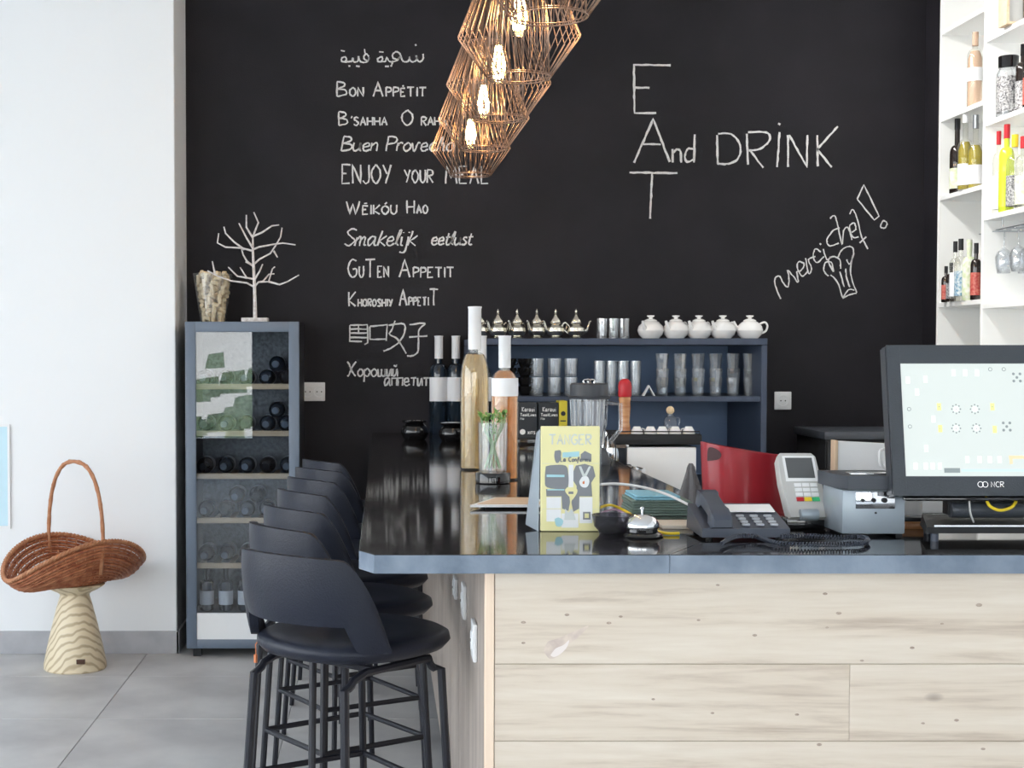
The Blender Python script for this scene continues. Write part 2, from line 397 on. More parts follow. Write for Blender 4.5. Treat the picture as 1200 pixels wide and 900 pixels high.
# ============================================================ chalk writing
GL = {
 'A': '0,0 3,10 6,0|1,4 5,4', 'B': '0,0 0,10|~0,10 4,9.5 4.5,7 0,5.2|~0,5.2 5,4.5 5.5,1.5 0,0', 'C': '~6,9 3,10 .5,7 .5,3 3,0 6,1',
 'D': '0,0 0,10|~0,10 4,9.5 7,6 6.5,2 4,.2 0,.3', 'E': '5.5,10 0,10 0,0 5,.2|0,5.2 3,5.2', 'G': '~6,9 3,10 .5,7 .3,3 3,0 6,1.5 6,4.5 3.5,4.5',
 'H': '0,0 0,10|6,0 6,10|0,5 6,5', 'I': '1,0 1,10', 'J': '~4,10 4,2 2,0 0,1.5', 'K': '0,0 0,10|5.5,10 0,4 5.5,0', 'L': '0,10 0,0 5,0',
 'M': '0,0 1,10 4,3 7,10 8,0', 'N': '0,0 0,10 5.5,0 5.5,10', 'O': '~3,10 .3,7 .3,3 3,0 5.7,3 5.7,7 3,10', 'P': '0,0 0,10|~0,10 4.5,9.5 5,6 0,4.6',
 'R': '0,0 0,10|~0,10 4.8,9.5 5,6.2 0,5|1.5,5 5.5,0', 'S': '~5.5,9 3,10 .5,8 3,5.3 5.5,3 3,0 0,1.2', 'T': '0,10 7,10|3.5,10 3.5,0', 'U': '~0,10 0,3 2.5,0 5,3 5,10',
 'V': '0,10 3,0 6,10', 'W': '0,10 2,0 4.2,8 6,0 8.5,10', 'Y': '0,10 2.8,5|5.6,10 2,0', "'": '.8,8.5 2,11', 'X': '0,0 6,10|0,10 6,0',
 'É': '4.5,9 0,9 0,0 4.5,.2|0,5 3,5|1.8,11 3.4,12', 'Ē': '4.5,9 0,9 0,0 4.5,.2|0,5 3,5|1,11.6 4,11.8', 'Ó': '~3,9 .3,7 .3,3 3,0 5.7,3 5.7,7 3,9|2.6,11 4.4,12.6', 'İ': '1,0 1,9|.8,11.6 1.2,12',
 'a': '~4.5,5.5 2,6 .3,3 1.6,0 4.5,4|~4.5,6 4.5,1 6,.3', 'b': '0,10 0,0|~0,4.5 2.5,6 4.5,3 2.5,0 0,1', 'c': '~4.3,5.3 2,6 .3,3 2,0 4.5,1', 'd': '~4.5,4.5 2.2,6 .3,3 2,0 4.5,2|4.7,10.5 4.6,0',
 'e': '~.4,2.8 4,3.6 3,6 .6,4.5 .6,1.2 2.5,0 4.8,1.4', 'f': '~1,-4 2,2 2.6,8 4.5,10 4.6,7.5 2,3|.6,4 4,4.6', 'h': '~.2,0 1.6,9.5 2.6,9 .8,2|~.8,3 3,6 3.9,4 4,.4 5,.8', 'i': '~.6,6 .8,.8 2,.5|1,8.4 1.1,8.9',
 'j': '~2,6 2,-2 .6,-4.5 -1.6,-3.8|2,8.4 2.1,8.9', 'k': '~.2,0 1.6,9.6|5,6.5 1,3 5,0', 'l': '~.3,1 2,7 2.6,10 1.4,9 1,2 2.6,.4', 'm': '~0,0 .6,5.6|~.6,3.5 2.2,6 3,4.6 3,0|~3,3.5 4.8,6 5.8,4.6 5.8,.6 7,.6', 'n': '0,0 0,6|~0,3.8 2.2,6 3.6,4.6 3.7,0',
 'o': '~2.2,6 .3,4 .5,1.2 2.4,0 4.4,2.4 3.8,5.2 2.2,6', 'p': '.2,6 -.4,-4.5|~.2,4.5 2.5,6.2 4.4,3.5 2.6,.2 .2,1.2', 'r': '~.2,0 .5,6|~.5,4 1.8,6 3.6,5.6', 's': '~3.8,5.6 1.8,6 1,4.4 3.6,2.2 2.2,0 0,.6',
 't': '~2,9 1.4,1.6 2.6,0 4,.8|.2,6 4,6.3', 'u': '~.3,6 .3,1.6 2,0 4,2.2 4.2,6|~4.2,6 4.3,1 5.4,.4', 'v': '~0,6 1.6,.2 2.4,.6 3.8,6 5,5.6', 'y': '~0,6 .6,3 2,2.4 3.8,3.4|~4,6 3.2,-1 1.2,-4 0,-3',
 'Х': '~0,10 1.4,8 3,4 5.6,0|~6,10 3.6,7 1.6,2 .2,0', 'ш': '~0,6 .2,.6 1.6,0 2.6,1.4 2.8,6|~2.8,1.4 4.4,0 5.6,1.4 5.8,6 6,0', 'и': '~0,6 .3,.5 2,1 3.6,6 3.8,0', 'й': '~0,6 .3,.5 2,1 3.6,6 3.8,0|~.8,9 2,8.2 3.2,9',
 'п': '0,0 .2,6 4,6 4,0', 'т': '0,6 4.6,6.2|2.4,6 2.2,0', 'р': '.2,6 -.4,-4.5|~.2,4.5 2.5,6.2 4.4,3.5 2.6,.2 .2,1.2', 'е': '~.4,2.8 4,3.6 3,6 .6,4.5 .6,1.2 2.5,0 4.8,1.4', 'а': '~4.5,5.5 2,6 .3,3 1.6,0 4.5,4|~4.5,6 4.5,1 5.4,.3', 'о': '~2.2,6 .3,4 .5,1.2 2.4,0 4.4,2.4 3.8,5.2 2.2,6',
 '!': '1,10 1,3|1,.8 1.2,0', '.': '.5,0 .9,.4', '-': '0,5 4,5',
}
def smooth_pts(p, k=5):
    if len(p) < 3: return p
    out = []
    for i in range(len(p)-1):
        p0 = p[max(i-1, 0)]; p1 = p[i]; p2 = p[i+1]; p3 = p[min(i+2, len(p)-1)]
        for j in range(k):
            t = j/k; t2 = t*t; t3 = t2*t
            out.append(tuple(.5*((2*p1[q])+(-p0[q]+p2[q])*t+(2*p0[q]-5*p1[q]+4*p2[q]-p3[q])*t2+(-p0[q]+3*p1[q]-3*p2[q]+p3[q])*t3) for q in range(len(p1))))
    out.append(p[-1]); return out
def glyph(ch):
    res = []
    for st in GL[ch].split('|'):
        sm = st.startswith('~'); st = st.lstrip('~')
        pts = [tuple(float(v) for v in q.split(',')) for q in st.split()]
        res.append(smooth_pts(pts, 4) if sm else pts)
    return res
def word(text, x0, x1, h, small=None, slant=0, gap=2.0):
    """strokes in a unit frame: x in [x0,x1], y up from 0, capital height h; letters marked with ^ are full-size, others 'small' size"""
    out = []; x = 0; big = True; i = 0
    seq = []
    while i < len(text):
        if text[i] == '^': seq.append((text[i+1], 1.0)); i += 2
        else: seq.append((text[i], small or 1.0)); i += 1
    for ch, s in seq:
        if ch == ' ': x += 5; continue
        st = glyph(ch); mx = max(p[0] for q in st for p in q)
        out += [[((x+(p[0]+slant*p[1])*s), p[1]*s) for p in q] for q in st]
        x += (mx+gap)*s
    k = (x1-x0)/(x-gap*.7)
    return [[(x0+p[0]*k, p[1]*h/10) for p in q] for q in out]
def ribbon(mb, pts, w, off, jit=0, rnd=random):
    """flat chalk/ink stroke: pts 3D, off = outward normal (Vector) scaled to lift"""
    n = off.normalized(); L_ = []; R_ = []
    for i, p in enumerate(pts):
        t = pts[min(i+1, len(pts)-1)]-pts[max(i-1, 0)]
        if t.length < 1e-9: t = Vector((1e-3, 0, 0))
        s = t.cross(n).normalized()*(w/2*(1+rnd.uniform(-jit, jit)))
        L_.append(p+s+off); R_.append(p-s+off)
    a = mb.ring(L_); b = mb.ring(R_)
    for i in range(len(pts)-1):
        try: mb.bm.faces.new((a[i], b[i], b[i+1], a[i+1]))
        except ValueError: pass
def resample(pts, d):
    out = [pts[0]]
    for a, b in zip(pts, pts[1:]):
        n = max(1, int((b-a).length/d))
        out += [a.lerp(b, j/n) for j in range(1, n+1)]
    return out
CR = random.Random(11)
def chalk(name, strokes, w=.0085):
    """strokes in photo-frame pixels -> metres on the blackboard wall"""
    mb = MB()
    for q in strokes:
        pts = [P(x, y, WY) for x, y in q]
        pts = resample(pts, .02)
        pts = [p+Vector((CR.uniform(-.0012, .0012), 0, CR.uniform(-.0012, .0012))) for p in pts]
        ribbon(mb, pts, w, Vector((0, -.0015, 0)), .28, CR)
    return mb.build(name, M['chalk'], wb_, smooth=False)
def line(text, x0, x1, base, h, small=None, slant=0, name='chalk_lettering', w=.0085, gap=2.0):
    st = word(text, x0, x1, h, small, slant, gap)
    return chalk(name, [[(x, base-y) for x, y in q] for q in st], w)
def traced(s, ox, oy, k):
    res = []
    for st in s.split('|'):
        sm = st.startswith('~'); st = st.lstrip('~')
        p = [tuple(float(v) for v in q.split(',')) for q in st.split()]
        p = [(ox+x/k, oy+y/k) for x, y in p]
        res.append(smooth_pts(p, 5) if sm else p)
    return res
# arabic greeting
chalk('chalk_lettering', traced('~520,150 522,175 505,190 490,180 485,160 485,182 465,192 452,180 450,165 445,185 425,192 410,180 400,150 380,138 362,150 362,170 385,178 405,162 380,185 350,192 335,178 330,168 322,188 305,190 285,190 282,175 300,165 308,175 300,190|~362,185 355,210 350,212|480,98 484,106|290,138 312,140|320,214 340,216|~235,165 222,150 210,160 212,178 230,185 236,170 225,192 195,192 185,178 180,165 176,188 155,190 150,172 145,188 125,190 95,190 92,172 110,166 118,178 108,190|212,125 216,145|88,132 108,135|128,214 138,214|168,214 186,216', 380, 30, 4.5), .008)
line('^BON ^APPÉTIT', 395, 499, 113, 17, .62)
line("^B'SAHHA", 397, 453, 147, 16, .6); line('^O', 471, 485, 147, 18); line('RAHA', 494, 524, 147, 10)
line('^Buen ^Provecho', 400, 531, 177, 17, .95, .15, gap=.6)
line('ENJOY', 401, 459, 215, 22, gap=1.6); line('YOUR', 474, 508, 214, 15); line('MEAL', 522, 573, 215, 20)
line('^WĒIKÓU', 406, 465, 251, 15, .72); line('^HAO', 477, 501, 250, 15, .65)
line('^Smakelijk', 403, 487, 288, 20, .9, .2, gap=.5); line('eetlust', 505, 553, 287, 15, 1, .2, gap=.5)
line('^GU^TEN', 408, 455, 325, 21, .62); line('^APPETIT', 468, 531, 325, 21, .55)
line('^KHOROSHIY', 409, 459, 359, 17, .5); line('^APPETI^T', 468, 514, 358, 19, .5)
line('^Хороший', 407, 466, 441, 17, .85, 0, gap=1); line('аппетит', 450, 503, 452, 15, 1, 0, gap=1)
chalk('chalk_lettering', traced('108,580 108,650|108,580 182,578 184,612|108,596 180,596|108,614 184,612 184,655 170,662|108,632 182,632|108,648 160,648|145,580 145,612|192,585 192,640|192,585 265,578 262,645|192,640 262,638|~298,562 285,600 275,618 310,640 345,700|~272,580 335,575 335,620 300,665 250,690|~360,578 425,572 400,600 398,650 395,690 375,708 350,710|358,630 435,626', 380, 220, 3.6), .0085)
# EAT And DRINK
chalk('chalk_lettering', traced('185,75 64,73 66,232 138,232|66,148 116,149|64,395 128,252 182,393|88,334 152,335|50,428 208,430|124,430 118,580', 720, 50, 2.812), .011)
chalk('chalk_lettering', traced('192,350 192,395|~192,365 205,352 218,360 220,395|~262,352 242,350 232,375 240,393 262,385|264,302 262,395|338,305 340,398|~342,300 385,302 415,340 405,385 370,400 338,398|436,300 440,402|~440,295 500,296 512,320 480,350 442,355|448,356 490,412|544,295 536,410|540,266 546,270|572,305 572,410|576,305 634,410 636,305|668,305 670,408|736,276 668,352 716,410', 720, 50, 2.812), .0105)
# merci chef ! with toque
chalk('chalk_lettering', traced('~548,845 530,800 530,775 545,770 555,790 572,805 575,770 570,750 590,770 605,790 600,755|~600,755 615,750 625,730 608,722 602,740 618,770 635,755|~630,710 640,760 650,745 640,715 662,705|~680,690 662,680 655,705 668,725 690,705|~688,680 700,715 712,705|676,662 680,666|~742,610 720,620 700,650 710,670 740,660|~710,580 725,570 735,600 750,665 755,620 770,610 782,650|~782,625 795,615 790,595 775,605 785,640 805,640|~775,565 785,550 800,580 815,640 835,680|808,660 830,640', 720, 50, 2.812), .007)
chalk('chalk_lettering', traced('800,515 822,468 872,572 856,585 800,515|~878,600 886,587 898,595 892,610 878,608 878,598', 720, 50, 2.812), .0075)
chalk('chalk_drawing', traced('~705,770 690,750 695,725 715,725 722,755|~722,755 705,720 720,705 742,715 745,745|~735,710 752,680 780,672 788,695 775,730 765,715|~712,765 735,790 752,840|~752,842 775,830 798,826|~785,700 778,760 798,824|742,755 757,805|~762,745 765,775 775,805|~752,842 770,815 790,815', 720, 50, 2.812), .007)

# ============================================================ wall sockets
def socket(px0, py0, px1, py1, label, double=False):
    a = P(px0, py1, WY); b = P(px1, py0, WY); c = (a+b)/2
    t = thing('wall_socket', label, 'socket', (c.x, WY, c.z), group=None)
    w = (b.x-a.x)/2; h = (b.z-a.z)/2
    MB().box((-w, -.011, -h), (w, 0, h), .004).build('plate', M['white'], t)
    q = [0] if not double else [-w*.5, w*.5]
    for x in q:
        MB().lathe([(h*.62, -.002), (h*.62, -.0125), (h*.55, -.0125), (h*.5, -.010)], (x, 0, 0), 24, 'y').build('outlet_ring', M['paper'], t)
        MB().lathe([(.0035, -.004), (.0035, -.0135)], (x-.012, 0, 0), 8, 'y').lathe([(.0035, -.004), (.0035, -.0135)], (x+.012, 0, 0), 8, 'y').build('contact', M['black_matte'], t)
socket(354, 448, 381, 470, 'white double wall socket right of the wine cooler', True)
socket(907, 459, 927, 480, 'white single wall socket right of the glass shelf')
# pale-blue poster at the left frame edge
c = P(9, 500, FRY); d = P(9, 616, FRY)
t = thing('poster', 'pale blue poster on the white wall at the left edge', 'poster', (c.x, FRY, d.z))
MB().box((-.42, -.008, 0), (0, 0, c.z-d.z), .001, 1).build('print', M['pale_blue'], t)
MB().box((-.44, -.012, -.015), (.012, -.0005, .0), 0).box((0, -.012, 0), (.012, -.0005, c.z-d.z)).box((-.44, -.012, c.z-d.z), (.012, -.0005, c.z-d.z+.012)).build('border', M['white'], t)

# ============================================================ counter
ZC = 1.10; TH = .04
wt = thing('worktop', 'glossy black stone bar top with blue-grey slate edge', 'worktop', (0, 0, 0))
XL = -.048; YF = D(2.665)
def slab(name, poly):
    mb = MB(); mb.prism(poly, ZC-TH, ZC)
    bmesh.ops.bevel(mb.bm, geom=[e for e in mb.bm.edges if all(abs(v.co.z-ZC) < 1e-5 for v in e.verts)], offset=.0015, segments=1, affect='EDGES')
    o = mb.build(name, [M['counter_top'], M['counter_edge']], wt, smooth=False)
    for p in o.data.polygons: p.material_index = 0 if p.normal.z > .6 else 1
    return o
slab('stone_slab', [(XL+.033, YF), (.602, YF), (.925, YF+.58), (.93, D(6.12)), (.40, D(6.12)), (.40, WY-.012), (XL, WY-.012), (XL, YF+.07)])
slab('stone_slab', [(.6035, YF), (2.3, YF), (2.3, D(3.5)), (.9265, D(3.5)), (.9265, YF+.58)])
fr = thing('bar_cabinet', 'pale oak plank bar front under the black worktop', 'bar counter', (.22, D(2.70), 0))
rows = [(1.058, .8615), (.8605, .6965), (.6955, .50), (.499, .302), (.30, .105)]
joints = [[], [.775], [1.185], [.45], [1.0]]
for (z1, z0), js in zip(rows, joints):
    xs = [.020]+js+[2.05]
    for a, b in zip(xs, xs[1:]):
        m_ = MB().box((-(b-a)/2+.0003, 0, -(z1-z0)/2), ((b-a)/2-.0003, .018, (z1-z0)/2), .0008, 1)
        m_.build('plank', M['oak'], fr, loc=((a+b)/2, 0, (z0+z1)/2))
MB().box((0, -.003, .0), (.019, .03, 1.058), .001, 1).build('corner_post', M['oak_edge'], fr)
side_x = [D(2.7)+.03, 4.0, 4.95, 5.9, 6.85, WY-.03]
for a, b in zip(side_x, side_x[1:]):
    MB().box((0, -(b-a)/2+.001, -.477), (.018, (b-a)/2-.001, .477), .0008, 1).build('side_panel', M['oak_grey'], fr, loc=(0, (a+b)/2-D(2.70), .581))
MB().box((.03, .04, 0), (2.05, .06, .1)).box((.03, .04, 0), (.05, 4.6, .1)).build('plinth', M['black_matte'], fr)
MB().box((.02, .02, .11), (.04, 4.6, 1.05)).box((.04, .02, .11), (2.05, .04, 1.05)).build('carcass', M['oak_edge'], fr)
# big knot of the top plank: a dark sunken ring round a pale heart
kp = P(650, 760, D(2.70)); kp = (kp.x-.22, 0, kp.z)
M['knot_dark'] = mat('oak_knot', (.55, .45, .40), .6, noise=(30, (.74, .63, .53))); M['knot_pale'] = mat('oak_knot_heart', (.80, .72, .68), .5)
def blob(pts, y0, m):
    q_ = smooth_pts([(kp[0]+a*.0018, kp[2]+b*.0018) for a, b in pts+[pts[0]]], 4)[:-1]
    MB().loft([[(a, y0, b) for a, b in q_], [(a, .001, b) for a, b in q_]]).build('knot', m, fr, smooth=False)
blob([(-13, -3), (-8, 8), (4, 12), (22, 20), (40, 27), (26, 12), (12, 2), (4, -9), (-6, -12)], -.0003, M['knot_dark'])
blob([(-5, -8), (1, 0), (10, 4), (17, 10), (14, 1), (6, -7), (-1, -10)], -.0006, M['knot_pale'])
mb = MB()
for ox, ps in ((500, '548,268 758,275 1062,289 1137,152 378,378 378,298 1116,652 885,598 712,300'), (840, '423,186 476,262 430,318 148,348 763,397 880,303 1024,230 313,658 805,692 936,680 567,447 400,775 1040,792')):
    for q in ps.split():
        x_, y_ = (float(v) for v in q.split(',')); c_ = P(ox+x_/3.333, 640+y_/3.333, D(2.70)); rr_ = rnd.uniform(.003, .0055)
        mb.loft([[(c_.x-.22+rr_*1.3*cos(2*pi*i/9), yy, c_.z+rr_*.7*sin(2*pi*i/9)) for i in range(9)] for yy in (-.0003, .001)])
M['pin_knot'] = mat('pin_knot', (.30, .22, .17), .6, noise=(120, (.5, .4, .32)))
k_ = mb.build('small_knots', M['pin_knot'], fr, smooth=False); k_['kind'] = 'stuff'
# sockets on the side panel
for i, (px, py0, py1) in enumerate(((533, 676, 700), (543, 684, 723), (555, 728, 772))):
    s = (px-CX)/.212; Y = F/s; z = (P(px, py0, Y).z+P(px, py1, Y).z)/2; h = (P(px, py0, Y).z-P(px, py1, Y).z)/2
    t = thing('wall_socket', 'white socket plate on the bar side panel, %s' % ['furthest from the front corner', 'between the other two', 'nearest the front corner'][i], 'socket', (.2195, Y, z))
    MB().box((-.010, -.045, -h), (0, .045, h), .003).build('plate', M['white'], t)
    MB().lathe([(.022, -.013), (.022, -.008)], (0, 0, 0), 20, 'x').build('outlet_ring', M['paper'], t)
    MB().lathe([(.0035, -.0145), (.0035, -.008)], (0, 0, 0), 8, 'x').build('contact', M['black_matte'], t)

# ============================================================ stools
def make_stool(loc, rz, label):
    t = thing('bar_stool', label, 'bar stool', loc, rz, 'black bar stools along the counter')
    # seat pad
    def sup(a, b, n, z, oy=0):
        r = []
        for i in range(36):
            an = 2*pi*i/36; c_, s_ = cos(an), sin(an)
            r.append((a*abs(c_)**(2/n)*(1 if c_ > 0 else -1), oy+b*abs(s_)**(2/n)*(1 if s_ > 0 else -1), z))
        return r
    mb = MB(); A, B = .222, .236
    mb.loft([*[sup(A*k, B*k, e, z, .028) for k, e, z in ((.55, 2.5, .777), (.93, 2.5, .782), (1, 2.5, .80), (.985, 2.5, .817), (.9, 2.5, .828), (.6, 2.4, .826), (.2, 2.2, .82))]])
    mb.build('seat', M['leather'], t, ang=1.2)
    # curved low backrest with slot
    mb = MB(); nu = 40; nv = 8; amax = radians(64)
    prof = []
    for i in range(nu+1):
        u = -1+2*i/nu; au = abs(u)
        top = 1.042-.018*au*au - (.20*max(0, (au-.58)/.42)**1.6)
        bot = .877 if au < .62 else .877-.065*min(1, (au-.62)/.10)**.6
        an = u*amax
        inner = []; outer = []
        for j in range(nv+1):
            v = j/nv; z = bot+(max(top, bot+.012)-bot)*v
            lean = .028*((z-.77)/.27)
            th = .017*(sin(pi*min(1, max(.0, .12+.76*v)))**.5)
            ra = .222+lean
            for lst, r in ((inner, ra-th), (outer, ra+th)):
                lst.append((1.09*r*sin(an), -r*cos(an)+.01, z))
        prof.append(outer+inner[::-1])
    mb.loft(prof, closed=True)
    mb.build('backrest', M['leather'], t, ang=1.0)
    for s in (-1, 1):
        x0, x1 = .155*s, .195*s
        path = [(x1, .205, 0), (x0+.012*s, .172, .725)]
        for k in range(1, 5): path.append((x0, .172-.035*sin(k*pi/8), .725+.03*(1-cos(k*pi/8))))
        path += [(x0, .10, .756), (x0, -.10, .756)]
        for k in range(3, -1, -1): path.append((x0, -(.172-.035*sin(k*pi/8)), .725+.03*(1-cos(k*pi/8))))
        path += [(x1, -.205, 0)]
        MB().tube(path, .0105, 8).build('leg_frame', M['black_metal'], t)
    fz = .30; fx = .155+.04*(1-fz/.73); fy = .172+.033*(1-fz/.7)
    MB().tube([(-fx, fy, fz), (fx, fy, fz)], .009, 8).build('footrest', M['black_metal'], t)
    MB().tube([(-fx, -fy, fz), (fx, -fy, fz)], .009, 8).build('rail', M['black_metal'], t)
    for s in (-1, 1): MB().tube([(fx*s, -fy, fz), (fx*s, fy, fz)], .009, 8).build('rail', M['black_metal'], t)
    MB().tube([(-.155, .06, .756), (.155, .06, .756)], .009, 8).tube([(-.155, -.06, .756), (.155, -.06, .756)], .009, 8).build('seat_support', M['black_metal'], t)
    return t
sd = ['nearest black leather bar stool, turned slightly, orange tag below its backrest', 'second black leather bar stool from the front of the row', 'third black leather bar stool from the front of the row', 'middle black leather bar stool, fourth in the row of seven', 'fifth black leather bar stool from the front of the row', 'sixth black leather bar stool, second nearest the blackboard wall', 'farthest black leather bar stool, next to the blackboard wall']
st0 = make_stool((-.088, D(3.20), 0), radians(-42), sd[0])
ys = [3.66, 4.09, 4.57, 5.03, 5.47, 5.88]
for i, y in enumerate(ys):
    dup(st0, (-.122+.003*i, D(y), 0), radians(-58+[0, 2, -2, 1, 3, -2][i]), sd[i+1])
tg = MB().tube([(-.212, -.10, .79), (-.222, -.105, .775), (-.22, -.105, .748)], .0016, 5).box((-.225, -.109, .728), (-.217, -.102, .750), .001, 1).build('zip_tag', M['orange'], st0)
tg['label'] = 'orange tag'
# ============================================================ wine cooler
def bottle_prof(H, R, neck=.013, sh=.62, bl=.10):
    """body to sh*H, shoulder, neck to H"""
    p = [(0, 0), (R*.9, 0), (R, R*.15), (R, H*sh)]
    for k in range(1, 6):
        a = k/5*pi/2; p.append((neck+(R-neck)*cos(a)**.9 if k < 5 else neck, H*sh+sin(a)*bl*H))
    p += [(neck*.98, H*.86), (neck, H*.93), (neck*1.07, H*.945), (neck*1.07, H*.995), (neck*.9, H), (0, H)]
    return p
FX0 = P(218, 500, D(6.4)).x; FX1 = P(351, 500, D(6.4)).x; FZ = P(280, 377, D(6.4)).z
FYF = D(6.38); FW = FX1-FX0; FD = .48
fx = (FX0+FX1)/2
fg = thing('wine_cooler', 'tall grey-blue framed wine cooler with a mirroring glass door', 'wine cooler', (fx, FYF, 0))
w = FW/2; H = FZ
t_ = .03
mb = MB(); mb.box((-w, .035, .04), (-w+t_, FD, H)); mb.box((w-t_, .035, .04), (w, FD, H)); mb.box((-w+t_, .035, H-t_), (w-t_, FD, H)); mb.box((-w+t_, .035, .04), (w-t_, FD, .22))
mb.build('cabinet', [M['fridge_dark']], fg)
MB().box((-w+t_, FD-.02, .22), (w-t_, FD-.005, H-t_)).build('back_panel', M['fridge_back'], fg)
mb = MB(); f_ = .052
mb.box((-w, 0, .045), (-w+f_, .03, H), .003).box((w-f_, 0, .045), (w, .03, H), .003).box((-w+f_-.001, 0, H-f_), (w-f_+.001, .03, H), .003).box((-w+f_-.001, 0, .045), (w-f_+.001, .03, .09), .003)
dr = mb.build('door_frame', M['fridge_grey'], fg)
MB().box((-w+f_, .010, .22), (w-f_, .016, H-f_)).build('glass_pane', M['door_glass'], dr)
bp_ = MB().box((-w+f_, .008, .09), (w-f_, .022, .222)).build('kick_panel', M['white'], fg)
mb = MB().box((.095, .0065, .125), (.099, .009, .165)).box((.095, .0065, .142), (.112, .009, .146)).box((.118, .0065, .125), (.121, .009, .15)).box((.127, .0065, .125), (.13, .009, .15)).build('print', M['grey_plastic'], bp_)
for q0, q1 in ((-w+.03, .03), (w-.07, .03), (-w+.03, FD-.08), (w-.07, FD-.08)): MB().box((q0, q1, 0), (q0+.04, q1+.04, .045)).build('foot', M['black_matte'], fg)
shz = [P(280, y, D(6.42)).z for y in (453, 508, 558, 610, 663)]
for z in shz:
    s_ = MB().box((-w+t_, .045, z-.014), (w-t_, .065, z+.014), .002, 1).build('shelf_front', M['beech'], fg)
    mb = MB()
    for k in range(7):
        x = -w+.06+k*(2*w-.12)/6; mb.box((x-.012, .065, z-.01), (x+.012, FD-.03, z+.0))
    mb.build('shelf_slats', M['beech'], s_)
# bottles lying inside
def cooler_bottle(name, prof, mats, label):
    t = thing(name, label, 'wine bottle', (0, 0, 0), 0, 'wine bottles lying in the cooler')
    MB().lathe(prof, n=20, ax='y').build('body', mats[0], t)
    return t
def lying(label, brown=False):
    t = thing('wine_bottle', label, 'wine bottle', (0, 0, 0), 0, 'wine bottles lying in the cooler')
    pr = [(r, .30-h) for r, h in bottle_prof(.30, .0375, sh=.60)][::-1]
    MB().lathe(pr, ax='y', n=20).build('body', M['bottle_brown' if brown else 'bottle_dark'], t)
    MB().lathe([(.0, -.002), (.0152, -.002), (.0155, .0), (.0150, .055), (.0141, .055)], ax='y', n=16, cap1=False).build('capsule', M['black_gloss' if brown else 'fridge_grey'], t)
    MB().lathe([(.0385*.0+.0377, .15), (.0378, .15), (.0378, .23), (.0377, .23)], ax='y', n=20, cap0=False, cap1=False).build('label', M['label'], t)
    return t
lb = lying('dark wine bottle lying in the cooler'); lb2 = lying('brown wine bottle lying in the cooler', True)
rown = ['top', 'second', 'third', 'fourth', 'lowest']
kk = 0
for r, z in enumerate(shz):
    n = 5; k_ = (1.12, 1, 1.12)
    for c in range(n):
        x = fx-w+.075+c*(2*w-.15)/(n-1)+rnd.uniform(-.003, .003)
        lab = 'dark wine bottle lying neck-forward on the %s cooler shelf, %s from the left' % (rown[r], ORD[c])
        
        src = lb2 if (r*2+c) % 3 == 1 else lb
        if kk == 0: o = lb; o.location = (x, FYF+.085, z+.043); o.scale = k_; o['label'] = lab
        elif kk == 1 : o = lb2; o.location = (x, FYF+.085, z+.043); o.scale = k_; o['label'] = lab
        else: o = dup(src, (x, FYF+.085+rnd.uniform(0, .03), z+.043), 0, lab, scale=k_)
        kk += 1
    for c in range(n-1):
        if (r, c) not in ((0, 3), (3, 1), (3, 2), (1, 3)): continue
        x = fx-w+.075+(c+.5)*(2*w-.15)/(n-1)
        dup(lb if c % 2 else lb2, (x, FYF+.10+rnd.uniform(0, .04), z+.043+.069), 0, 'wine bottle in the upper layer on the %s cooler shelf, %s gap from the left' % (rown[r], ORD[c]), scale=k_)
# bottles standing at the bottom
sb = thing('wine_bottle', '', 'wine bottle', (0, 0, 0), 0, 'bottles standing at the bottom of the cooler')
MB().lathe(bottle_prof(.215, .036), n=20).build('body', M['bottle_dark'], sb)
MB().lathe([(.0366, .03), (.0366, .10)], n=20, cap0=False, cap1=False).build('label', M['label'], sb)
for c in range(5):
    p = (fx-w+.09+c*(2*w-.18)/4, FYF+.11, .222)
    lab = 'wine bottle standing at the cooler bottom, %s from the left' % ORD[c]
    if c == 0: sb.location = p; sb['label'] = lab
    else: dup(sb, p, 0, lab)
# cork vase
vc = (P(250, 376, D(6.6)).x, D(6.6), H)
vs = thing('glass_vase', 'flared clear glass vase of corks on the wine cooler', 'vase', vc)
vh = .252
MB().lathe([(0, 0), (.062, 0), (.066, .004), (.104, vh), (.101, vh), (.063, .012), (0, .012)], n=4*6).build('glass', M['glass'], vs)
ck = MB().lathe([(0, 0), (.0105, 0), (.0115, .002), (.0115, .036), (.0105, .038), (0, .038)], n=10).build('wine_cork', M['cork'])
tag(ck, 'wine cork in the flared glass vase', 'cork', 'wine corks heaped in the glass vase')
rc = random.Random(5); first = True
zl = .022; idx = 0
while zl < vh+.006:
    R = .063+(.038*zl/vh)-.020
    if zl > vh-.01: R *= .8
    for ring, cnt in ((R, 8), (R*.45, 3)):
        for i in range(cnt):
            a = 2*pi*i/cnt+rc.uniform(-.15, .15)+zl*40
            o = ck if first else ck.copy()
            if not first: COL.objects.link(o)
            first = False
            el = rc.choice([0, 0, pi/2, pi/2.4, .5])
            rot = Matrix.Rotation(a+rc.uniform(-1, 1), 4, 'Z') @ Matrix.Rotation(el+pi/2*0, 4, 'X')
            ctr = Vector((vc[0]+ring*cos(a), vc[1]+ring*sin(a), vc[2]+zl))
            off = rot @ Vector((0, 0, -.019))
            o.location = ctr+off; o.rotation_euler = rot.to_euler()
    zl += .0225
